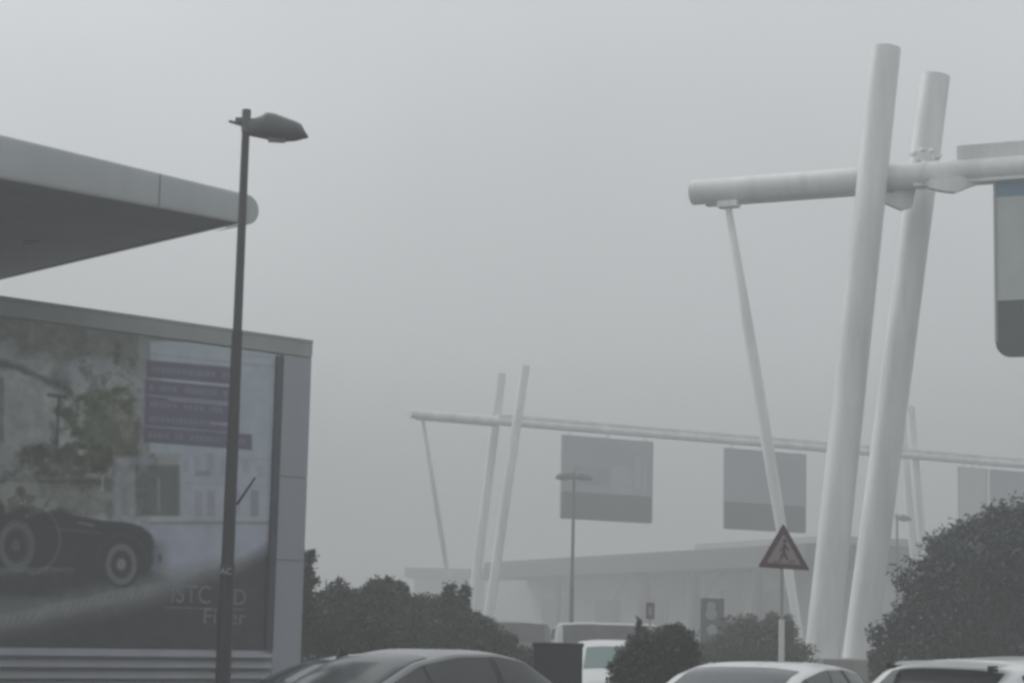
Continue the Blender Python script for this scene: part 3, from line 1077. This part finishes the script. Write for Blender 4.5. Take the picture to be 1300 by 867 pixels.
tb(MB(), s_up, LT + 2.6, 1.2, 14, zt1 + .003, zt1 + .5, bev=.06).build('upper_roof', M['grey_steel'], ter)
tb(MB(), -14, LT + 1.5, 4.0, 15.5, 0, zt1 - th).build('wall', M['term_wall'], ter)
for px, w in ((700, .5), (808, 1.0), (872, .8), (951, .7), (1024, .7)):
    s_, _ = s_T(px, .6, 750)
    c = oT + dT * s_ - nT * 1.2
    MB().tube((c.x, c.y, 0), (c.x, c.y, zt1 - th + .05), w * .5, w * .5, n=16).build('column', M['term_roof'], ter, smooth=True)
for (x0, x1, y0) in ((690, 722, 760), (758, 788, 761), (828, 848, 760), (916, 944, 750), (965, 1000, 750)):
    sa, _ = s_T(x0, 4, y0); sb, _ = s_T(x1, 4, y0)
    _, zz1 = s_T((x0 + x1) / 2, 4, y0)
    w = MB()
    tb(w, sa, sb, 3.93, 3.997, .2, zz1)
    wo = w.build('window', M['term_glass'], ter)
    w = MB()
    tb(w, sa - .12, sa - .002, 3.88, 3.995, .1, zz1 + .1)
    tb(w, sb + .002, sb + .12, 3.88, 3.995, .1, zz1 + .1)
    tb(w, sa - .002 + .004, sb - .002, 3.88, 3.995, zz1 + .002, zz1 + .1)
    w.build('frame', M['grey_steel'], wo)
# raking brace between the columns and the wall
b = MB()
for (x0, y0, x1, y1) in ((915, 728, 893, 762), (800, 728, 780, 758)):
    sa, za = s_T(x0, 2.2, y0); sb, zb_ = s_T(x1, 2.2, y1)
    pa = oT + dT * sa - nT * 2.2; pb = oT + dT * sb - nT * 2.2
    MB().tube((pa.x, pa.y, za), (pb.x, pb.y, zb_), .16, n=10).build('brace', M['grey_steel'], ter)
# lower wing at the left, farther away
WA, WB = at_z(575, 722, 8.3), at_z(640, 722, 8.3)
wing = thing('terminal_wing', 'faint low flat roofed wing at the left of the terminal, behind the hedge', 'building', Vector(((WA.x + WB.x) / 2, (WA.y + WB.y) / 2, 0)))
wc = (WA + WB) / 2
MB().box((wc.x, wc.y + 6, 7.8), ((WB - WA).length + 9, 12, 1.0), bev=.1).build('roof', M['term_roof'], wing)
MB().box((wc.x, wc.y + 7, 3.65), ((WB - WA).length + 7, 10, 7.295)).build('wall', M['term_wall'], wing)

# ------------------------------------------------------------------ vehicles
def smooth_prof(pts, w=.12):
    xs = np.array([p[0] for p in pts]); ys = np.array([p[1] for p in pts])
    g = np.linspace(xs[0], xs[-1], 400)
    v = np.interp(g, xs, ys)
    k = max(1, int(w / (g[1] - g[0])))
    ker = np.hanning(2 * k + 3)[1:-1]; ker /= ker.sum()
    pad = len(ker) // 2
    vp = np.concatenate([np.full(pad, v[0]) , v, np.full(pad, v[-1])])
    vs = np.convolve(vp, ker, 'valid')
    return lambda x: float(np.interp(x, g, vs))

def vehicle(name, label, cat, loc, rz, spec, group=None):
    t = thing(name, label, cat, loc, rz, group)
    L2 = spec['len'] / 2
    topf = smooth_prof(spec['top'], spec.get('sm', .14)); belt = smooth_prof(spec['belt'], .16)
    wb = smooth_prof(spec['wb'], .2); wr = smooth_prof(spec['wr'], .16)
    def S(x, s, y_sign=1):
        T = topf(x); B = min(belt(x), T - .03); w = wb(x); r = min(wr(x), w * .97)
        drop = min(.042, .45 * (T - B))
        ct = T - drop
        if s <= 1:
            pts = [(.0, .0, .22), (.15, w * .90, .20), (.3, w * .985, .33), (.6, w, .62), (.85, w * .99, B - .06), (1.0, w * .965, B)]
            if s < .02: y, z = w * .80, .22
            else:
                y = float(np.interp(s, [p[0] for p in pts][1:], [p[1] for p in pts][1:])) if s >= .15 else np.interp(s, [0, .15], [w * .6, w * .9])
                z = float(np.interp(s, [p[0] for p in pts], [p[2] for p in pts]))
                z = min(z, B)
        elif s <= 2:
            u = s - 1
            y = w * .965 + (r - w * .965) * u + .025 * math.sin(math.pi * u) * min(1, (ct - B) / .3)
            z = B + (ct - B) * u
        else:
            u = s - 2
            a = u * math.pi / 2
            # rounded shoulder then nearly flat crown
            y = r * (1 - u) ** 1.0
            z = ct + drop * (1 - (1 - u) ** 3.2)
        return Vector((x, y * y_sign, z))
    def nrm(x, s, ys):
        e = .01
        du = S(min(x + e, L2), s, ys) - S(max(x - e, -L2), s, ys)
        dv = S(x, min(s + e, 3), ys) - S(x, max(s - e, 0), ys)
        n = du.cross(dv)
        if n.length < 1e-9: return Vector((0, 0, 1))
        n.normalize()
        c = Vector((x * .6, 0, .7))
        if n.dot(S(x, s, ys) - c) < 0: n = -n
        return n
    # body
    b = MB()
    svals = [0, .15, .3, .45, .6, .75, .88, .96, 1.0] + [1 + k / 6 for k in range(1, 7)] + [2 + k / 10 for k in range(1, 11)]
    full = [(s, 1) for s in svals] + [(s, -1) for s in reversed(svals[:-1])]
    NX = 84
    rows = []
    for i in range(NX + 1):
        x = -L2 + 2 * L2 * (.5 - .5 * math.cos(math.pi * i / NX)) if False else -L2 + 2 * L2 * i / NX
        rows.append([b.bm.verts.new(S(x, s, ys)) for s, ys in full])
    for i in range(NX):
        for j in range(len(full) - 1):
            b.bm.faces.new((rows[i][j], rows[i + 1][j], rows[i + 1][j + 1], rows[i][j + 1]))
        b.bm.faces.new((rows[i][-1], rows[i + 1][-1], rows[i + 1][0], rows[i][0]))
    b.bm.faces.new(rows[0]); b.bm.faces.new(rows[-1])
    body = b.build('body', M[spec['paint']], t, smooth=True, angle=50, local=True)
    def patch(name, x0, x1, s0, s1, ys, m, off=.006, nx=14, ns=6, parent=t, cross=False, inset=0.0):
        bb = MB()
        def fn(u, v):
            x = x0 + (x1 - x0) * u
            if cross:
                sv = s0 + (s1 - s0) * v
                sgn = 1 if sv <= 3 else -1
                s_ = sv if sv <= 3 else 6 - sv
                return S(x, s_, sgn) + nrm(x, min(s_, 2.985), sgn) * off
            # rounded rectangle corners: pull the corners in
            return S(x, s0 + (s1 - s0) * v, ys) + nrm(x, s0 + (s1 - s0) * v, ys) * off
        bb.grid(fn, nx, ns)
        return bb.build(name, M[m], parent, smooth=True, local=True)
    g = spec.get('glass', 'glass')
    patch('windscreen', *spec['ws'], 2.16, 3.84, 1, spec.get('glass_front', g), cross=True, ns=20)
    patch('rear_window', *spec['rw'], 2.16, 3.84, 1, spec.get('glass_rear', 'glass_rear'), cross=True, ns=20)
    for ys in (1, -1):
        for (x0, x1) in spec['sw']:
            patch('side_window', x0, x1, 1.10, 1.955, ys, g)
        sw = sorted(spec['sw'])
        for k in range(len(sw) - 1):
            patch('window_pillar', sw[k][1] - .01, sw[k + 1][0] + .01, 1.08, 1.96, ys, 'trim', off=.003, nx=2)
        for xw in spec['wheels']:
            y = (wb(xw) + .006) * ys
            r = spec.get('wr_', .32)
            bb = MB()
            bb.tube((xw, y - .02 * ys, r + .01), (xw, y + .004 * ys, r + .01), r + .06, n=32)
            bb.build('wheel_arch', M['trim'], t, local=True)
            bb = MB()
            bb.tube((xw, y - .20 * ys, r), (xw, y + .012 * ys, r), r, n=32)
            wh = bb.build('wheel', M['rubber'], t, smooth=True, local=True)
            bb = MB()
            bb.tube((xw, y + .010 * ys, r), (xw, y + .020 * ys, r), r * .64, n=24)
            bb.tube((xw, y + .010 * ys, r), (xw, y + .035 * ys, r), r * .16, n=12)
            bb.build('rim', M['alloy'], wh, smooth=True, local=True)
        bb = MB()
        bb.ball((spec['mir'][0], (wb(spec['mir'][0]) + .10) * ys, spec['mir'][1]), .1, (.7, 1.1, .72))
        bb.box((spec['mir'][0], (wb(spec['mir'][0]) + .0) * ys, spec['mir'][1] - .03), (.05, .16, .04))
        bb.build('wing_mirror', M[spec['paint']], t, smooth=True, local=True)
        zl = spec.get('lz', .72)
        bb = MB()
        bb.box((L2 - .06, wb(L2 - .06) * .72 * ys, zl), (.16, .34, .14), bev=.03)
        bb.build('headlight', M['head_lens'], t, local=True)
        bb = MB()
        bb.box((-L2 + .05, wb(-L2 + .05) * .78 * ys, zl + .1), (.14, .26, .16), bev=.03)
        bb.build('tail_light', M['red_lens'], t, local=True)
        # dark door gap
        for xd in spec['doors']:
            bb = MB()
            def fn(u, v, xd=xd): return S(xd + (v - .5) * .012, .22 + .76 * u, ys) + nrm(xd, .22 + .76 * u, ys) * .003
            bb.grid(fn, 14, 1)
            bb.build('door_gap', M['trim'], t, local=True)
    bb = MB()
    bb.box((-L2 - .005, 0, .55), (.02, .5, .11), bev=.005)
    bb.build('number_plate', M['plate'], t, local=True)
    return t, S, nrm, L2

sedan = dict(len=4.5, top=[(-2.25, .62), (-2.16, .95), (-2.0, 1.02), (-1.62, 1.06), (-.95, 1.37), (-.45, 1.455), (.1, 1.46), (.45, 1.41), (1.15, 1.02), (1.9, .86), (2.15, .74), (2.25, .5)],
             belt=[(-2.25, .5), (-2.1, .88), (-1.5, .98), (0, .93), (1.1, .90), (1.9, .78), (2.25, .45)],
             wb=[(-2.25, .70), (-2.0, .82), (-1, .88), (.8, .88), (1.8, .84), (2.1, .74), (2.25, .62)],
             wr=[(-2.25, .5), (-1.7, .66), (-.9, .60), (0, .60), (.5, .60), (1.2, .72), (2.25, .5)],
             ws=(.44, 1.12), rw=(-1.60, -.74), sw=[(-1.30, -.95), (-.90, -.06), (.02, .88)], wheels=(-1.35, 1.42), mir=(.82, .98), doors=(-.98, -.02, .98), paint='silver')
hatch = dict(len=4.1, top=[(-2.05, .6), (-2.02, 1.0), (-1.88, 1.12), (-1.42, 1.44), (-1.15, 1.50), (-.3, 1.535), (.2, 1.52), (.5, 1.45), (1.2, 1.06), (1.8, .90), (2.0, .72), (2.05, .5)],
             belt=[(-2.05, .5), (-1.95, .95), (-1.5, 1.02), (0, .96), (1.1, .92), (1.8, .8), (2.05, .45)],
             wb=[(-2.05, .72), (-1.8, .84), (-1, .87), (.8, .87), (1.7, .82), (2.05, .62)],
             wr=[(-2.05, .62), (-1.7, .68), (-1.2, .62), (0, .60), (.5, .60), (1.2, .70), (2.05, .5)],
             ws=(.55, 1.16), rw=(-1.86, -1.44), sw=[(-1.38, -.95), (-.88, -.06), (.02, .92)], wheels=(-1.28, 1.3), mir=(.85, 1.0), doors=(-.92, -.02, .98), paint='white_paint', sm=.10)
van = dict(len=5.0, top=[(-2.5, .6), (-2.46, 1.7), (-2.3, 1.93), (-1.5, 1.98), (.8, 1.97), (1.15, 1.88), (1.85, 1.22), (2.3, 1.0), (2.5, .55)],
           belt=[(-2.5, .55), (-2.4, 1.18), (0, 1.18), (1.4, 1.12), (2.1, .9), (2.5, .5)],
           wb=[(-2.5, .84), (-2.3, .90), (1.5, .90), (2.2, .82), (2.5, .68)],
           wr=[(-2.5, .70), (-2, .74), (1, .74), (1.9, .78), (2.5, .6)],
           ws=(1.22, 1.80), rw=(-2.46, -2.30), sw=[(-2.2, -1.2), (-1.1, .1), (.2, 1.25)], wheels=(-1.55, 1.6), mir=(1.55, 1.2), doors=(-1.15, .15, 1.3), paint='white_paint', sm=.08, wr_=.34)

def fin(S, nrm, x, par, m='trim', h=.09, y=0):
    b = MB()
    p = S(x, 2.999, 1)
    b.poly([p + Vector((-.12, y - .02, -.01)), p + Vector((.10, y - .02, -.01)), p + Vector((-.08, y - .02, h))], .04, (0, 1, 0))
    return b.build('antenna', M[m], par, local=True)

low = dict(sedan)
dk = dict(sedan)
dk['top'] = [(x, z - (.09 if z > 1.3 else .03)) for x, z in sedan['top']]
dk['glass_rear'] = 'glass'
low['top'] = [(x, z - (.04 if z > 1.3 else 0)) for x, z in sedan['top']]
CARS = [
    ('parked_car', 'silver saloon with rounded roof and dark side windows, nearest the centre of the view', 'car', (566, 20.0), 47, sedan, 'silver'),
    ('parked_car', 'dark saloon mostly hidden behind the silver one, beside the mural building', 'car', (508, 22.4), 46, dk, 'dark_paint'),
    ('parked_car', 'white saloon parked before the thin sign post and the near columns', 'car', (989, 19.4), 60, low, 'white_paint'),
    ('parked_car', 'white hatchback with dark rear window and roof spoiler, bottom right corner', 'car', (1340, 17.3), 40, hatch, 'white_paint'),
]
grp = 'cars parked in the near row'
for i, (nm, lab, cat, (px, D), yaw, sp, paint_) in enumerate(CARS):
    sp2 = dict(sp); sp2['paint'] = paint_
    q = P(px, 800, D)
    t, S_, n_, L2_ = vehicle(nm, lab, cat, Vector((q.x, D, 0)), R(yaw), sp2, grp)
    if i == 1:
        fin(S_, n_, -.78, t, h=.12)
    if sp is hatch:
        b = MB()
        def spf(u, v):
            y = (u - .5) * 1.10
            x = -1.36 - .20 * v
            return Vector((x, y, 1.475 + .018 * (1 - (2 * u - 1) ** 2) - .035 * v - .0))
        b.grid(spf, 12, 3)
        bmesh.ops.solidify(b.bm, geom=list(b.bm.faces), thickness=.03)
        b.build('spoiler', M['white_paint'], t, smooth=True, local=True)
        for ys in (1, -1):
            MB().box((-1.53, .50 * ys, 1.442), (.10, .03, .045), bev=.008).build('spoiler_end', M['trim'], t, local=True)
# far vehicles
sp = dict(van)
q = P(795, 800, 69)
vehicle('minibus', 'white minibus with a long dark window band behind the middle bush', 'van', Vector((q.x, 69, 0)), R(4), sp, None)
sp = dict(van); sp['paint'] = 'green_grey'
q = P(610, 800, 73)
vehicle('parked_van', 'grey green van between the hedge and the white minibus', 'van', Vector((q.x, 73, 0)), R(184), sp, None)
sp = dict(hatch); sp['paint'] = 'white_paint'; sp['glass'] = 'glass_green_reflection'
q = P(788, 800, 33.5)
vehicle('parked_car', 'white car with green reflections coloured into its windows between the navy cabinet and the middle bush', 'car', Vector((q.x, 35.0, 0)), R(-90), sp, None)
sp = dict(sedan); sp['paint'] = 'white_paint'
q = P(905, 800, 62)
vehicle('parked_car', 'small distant white car glimpsed right of the middle bush', 'car', Vector((q.x + .5, 54, 0)), R(185), sp, None)

# navy utility cabinet
cb = thing('utility_cabinet', 'dark navy box cabinet standing between the hedge and the small white car', 'cabinet', Vector((P(713, 800, 27).x, 27.2, 0)))
zc_ = P(715, 815, 27).z
cx_, cy_ = cb.location.x, 27.25
cx_ -= .04
MB().box((cx_, cy_, zc_ / 2 - .02), (.64, .5, zc_ - .06), bev=.015).build('housing', M['cabinet'], cb)
MB().box((cx_, cy_, zc_ - .03), (.67, .54, .05), bev=.015).build('lid', M['cabinet'], cb)
b = MB().box((cx_, cy_ - .255, zc_ / 2), (.54, .012, zc_ - .25), bev=.004)
dr = b.build('door', M['cabinet'], cb)
MB().box((cx_ + .18, cy_ - .275, zc_ * .55), (.03, .03, .14), bev=.006).build('handle', M['trim'], dr)

# information board
ib = thing('information_board', 'tall dark information board with two pale round marks beyond the middle bush', 'sign', Vector((P(904, 800, 60).x, 60, 0)))
x0, x1 = P(889, 790, 60).x, P(919, 790, 60).x
zt_, zb_ = P(904, 759, 60).z, P(904, 818, 60).z
cxb = (x0 + x1) / 2
MB().box((cxb, 60, (zt_ + zb_) / 2), (x1 - x0, .14, zt_ - zb_), bev=.02).build('board', M['board'], ib)
for (px, py, rr) in ((903, 769, .13), (903, 779, .17), (904, 799, .15)):
    p = P(px, py, 59.92)
    MB().tube(p, p + Vector((0, .012, 0)), rr, n=20).build('mark', M['board_light'], ib)
for x in (x0 + .08, x1 - .08):
    MB().tube((x, 60, 0), (x, 60, zb_ + .02), .04, n=10).build('leg', M['grey_steel'], ib, smooth=True)
# small red sign
rs_ = thing('small_sign', 'small reddish upright sign on a post above the middle bush', 'sign', Vector((P(825, 800, 58).x, 58, 0)))
p = P(825.5, 775, 58)
MB().box(p, (.24, .04, .46), bev=.01).build('plate', M['sign_red'], rs_)
MB().box(p + Vector((0, -.024, .0)), (.09, .005, .24)).build('mark', M['sign_face'], rs_)
MB().tube((p.x, 58.04, 0), (p.x, 58.04, p.z - .1), .03, n=10).build('post', M['grey_steel'], rs_, smooth=True)

# ------------------------------------------------------------------ bushes and trees
def foliage(lobes, n, size, seed, spiky=0.0):
    """leaf quads spread through overlapping lobes (centre, radii); denser towards their skins"""
    rs = np.random.RandomState(seed)
    vol = np.array([l[1][0] * l[1][1] * l[1][2] for l in lobes]) ** .75
    cnt = (vol / vol.sum() * n).astype(int)
    V_, F_ = [], []
    for (c, r), k in zip(lobes, cnt):
        c = np.array(c); r = np.array(r)
        ncl = int(np.clip(k // 110, 5, 70))
        d = rs.normal(size=(ncl, 3)); d /= np.linalg.norm(d, axis=1)[:, None]
        cc_ = c + d * r * (rs.uniform(.35, 1.0, size=ncl) ** .6)[:, None]
        cr_ = rs.uniform(.20, .42, size=ncl) * (1.0 if ncl > 12 else 1.4)
        which = rs.choice(ncl, size=k, p=cr_ ** 2 / (cr_ ** 2).sum())
        e = rs.normal(size=(k, 3)); e /= np.linalg.norm(e, axis=1)[:, None]
        rad = rs.uniform(0, 1, size=k) ** .55
        p = cc_[which] + e * (rad * cr_[which])[:, None] * r.mean() * np.array((1, 1, .85))
        # a third of the leaves fill the inside
        m_ = rs.rand(k) < .34
        ins = rs.normal(size=(k, 3)); ins /= np.linalg.norm(ins, axis=1)[:, None]
        p[m_] = (c + ins * (rs.uniform(0, 1, size=k) ** .4)[:, None] * r * .9)[m_]
        p = p + rs.normal(size=(k, 3)) * size * .6
        p = p[p[:, 2] > .08]
        k2 = len(p)
        a = rs.normal(size=(k2, 3)); a /= np.linalg.norm(a, axis=1)[:, None]
        bq = rs.normal(size=(k2, 3)); bq -= (bq * a).sum(1)[:, None] * a
        bq /= np.linalg.norm(bq, axis=1)[:, None]
        s = size * rs.uniform(.6, 1.35, size=k2)[:, None]
        q = np.stack([p - a * s, p + bq * s * .42, p + a * s, p - bq * s * .42], 1)
        V_.append(q.reshape(-1, 3))
    V_ = np.concatenate(V_)
    return V_

def leafy(name, label, cat, base, lobes, n, size, leafm, seed, trunks, group=None):
    t = thing(name, label, cat, base, group=group)
    b_ = np.array(base)
    V_ = foliage([(np.array(c), r) for c, r in lobes], int(n * 1.45), size * .80, seed) - b_
    F_ = np.arange(len(V_)).reshape(-1, 4)
    me = bpy.data.meshes.new('crown')
    me.vertices.add(len(V_)); me.vertices.foreach_set('co', V_.ravel())
    me.loops.add(F_.size); me.loops.foreach_set('vertex_index', F_.ravel())
    me.polygons.add(len(F_)); me.polygons.foreach_set('loop_start', np.arange(0, F_.size, 4))
    me.update(calc_edges=True)
    me.materials.append(leafm)
    o = bpy.data.objects.new('crown', me)
    COL.objects.link(o)
    o.parent = t
    # trunk and limbs
    bb = MB()
    rs = random.Random(seed)
    bx, by = base[0], base[1]
    fork = Vector((bx, by, .35))
    bb.tube((bx, by, -.02), fork, trunks, trunks * .8, n=10)
    for (c, r) in lobes:
        c = Vector(c)
        m_ = fork.lerp(c, .5) + Vector((rs.uniform(-.1, .1), rs.uniform(-.1, .1), .08))
        bb.tube(fork, m_, trunks * .6, trunks * .4, n=8)
        bb.tube(m_, c, trunks * .4, trunks * .22, n=8)
        for k in range(6):
            d = Vector((rs.uniform(-1, 1) * r[0], rs.uniform(-1, 1) * r[1], rs.uniform(-.3, .9) * r[2])) * .75
            bb.tube(c - (c - m_) * rs.uniform(0, .5), c + d, trunks * .2, trunks * .06, n=6)
    bb.build('trunk', M['bark'], t, smooth=True)
    return t

def lobe(px, py, D, rpx, rpy, depth=None):
    c = P(px, py, D)
    k = D / F_PX
    return (c, (rpx * k, (depth or rpx) * k, rpy * k))

# big round bush at the right
D = 36
leafy('round_tree', 'big dark round tree at the right edge behind the white hatchback', 'tree', tuple(ground_at(1290, D)),
      [lobe(1290, 745, D, 120, 85), lobe(1300, 690, D, 82, 52), lobe(1225, 722, D, 66, 46), lobe(1190, 760, D, 58, 50), lobe(1165, 800, D, 44, 36),
       lobe(1345, 735, D, 90, 90), lobe(1260, 675, D + .5, 50, 26), lobe(1200, 690, D, 28, 16), lobe(1138, 815, D, 30, 22), lobe(1230, 810, D, 100, 60), lobe(1330, 660, D, 50, 28),
       lobe(1330, 810, D, 100, 60)],
      60000, .062, LEAF_COOL, 11, .11)
# hedge shrubs left of centre
D = 40
leafy('shrub', 'rounded dark shrub directly right of the mural building corner', 'shrub', tuple(ground_at(440, D)),
      [lobe(430, 790, D, 58, 44), lobe(433, 758, D, 24, 18), lobe(458, 772, D, 34, 24), lobe(400, 800, D, 40, 50), lobe(484, 750, D, 27, 20), lobe(405, 768, D, 16, 16), lobe(470, 800, D, 50, 50)],
      22000, .06, LEAF, 21, .06, 'shrubs of the hedge')
leafy('shrub', 'tallest rounded shrub of the hedge, above the silver car roof', 'shrub', tuple(ground_at(505, D + 1.2)),
      [lobe(495, 754, D + 1.2, 26, 20), lobe(522, 778, D + 1.2, 36, 26), lobe(500, 800, D + 1.2, 50, 44), lobe(545, 795, D + 1.2, 34, 36)],
      17000, .06, LEAF, 22, .06, 'shrubs of the hedge')
leafy('shrub', 'twiggy topped shrub at the right end of the hedge, below the far columns', 'shrub', tuple(ground_at(590, D)),
      [lobe(577, 768, D, 18, 18), lobe(592, 752, D, 6, 12), lobe(560, 790, D, 30, 30), lobe(602, 798, D, 32, 20), lobe(632, 818, D, 26, 14), lobe(590, 824, D, 56, 32), lobe(655, 838, D, 36, 15), lobe(571, 752, D, 9, 14)],
      19000, .055, LEAF, 23, .05, 'shrubs of the hedge')
D = 37
leafy('young_tree', 'slim young tree half hidden by the edge of the mural building', 'tree', tuple(ground_at(385, D)),
      [lobe(382, 720, D, 18, 20), lobe(388, 745, D, 12, 14), lobe(378, 775, D, 22, 26), lobe(394, 705, D, 6, 7)],
      3600, .06, LEAF, 24, .04)
# middle bush
D = 28
leafy('shrub', 'dark pointed shrub in the middle, right of the small white car', 'shrub', tuple(ground_at(830, D)),
      [lobe(855, 825, D, 34, 30), lobe(815, 835, D, 32, 30), lobe(815, 810, D, 13, 18), lobe(850, 808, D, 24, 15), lobe(790, 855, D, 20, 18), lobe(835, 855, D, 45, 30), lobe(811, 793, D, 3.5, 10), lobe(870, 850, D, 24, 26), lobe(872, 806, D, 10, 8)],
      17000, .042, LEAF, 31, .04, 'shrubs beyond the car park')
D = 44
leafy('shrub', 'reddish brown low shrub behind the triangular sign post', 'shrub', tuple(ground_at(960, D)),
      [lobe(955, 808, D, 45, 22), lobe(985, 802, D, 30, 20), lobe(925, 820, D, 34, 16), lobe(965, 830, D, 60, 26), lobe(905, 832, D, 24, 10)],
      16000, .06, LEAF_BROWN, 32, .05, 'shrubs beyond the car park')
leafy('shrub', 'small reddish shrub at the foot of the near gantry plinth', 'shrub', tuple(ground_at(1118, 40)),
      [lobe(1116, 842, 40, 14, 22), lobe(1128, 850, 40, 14, 20)],
      3000, .05, LEAF_BROWN, 33, .03, 'shrubs beyond the car park')
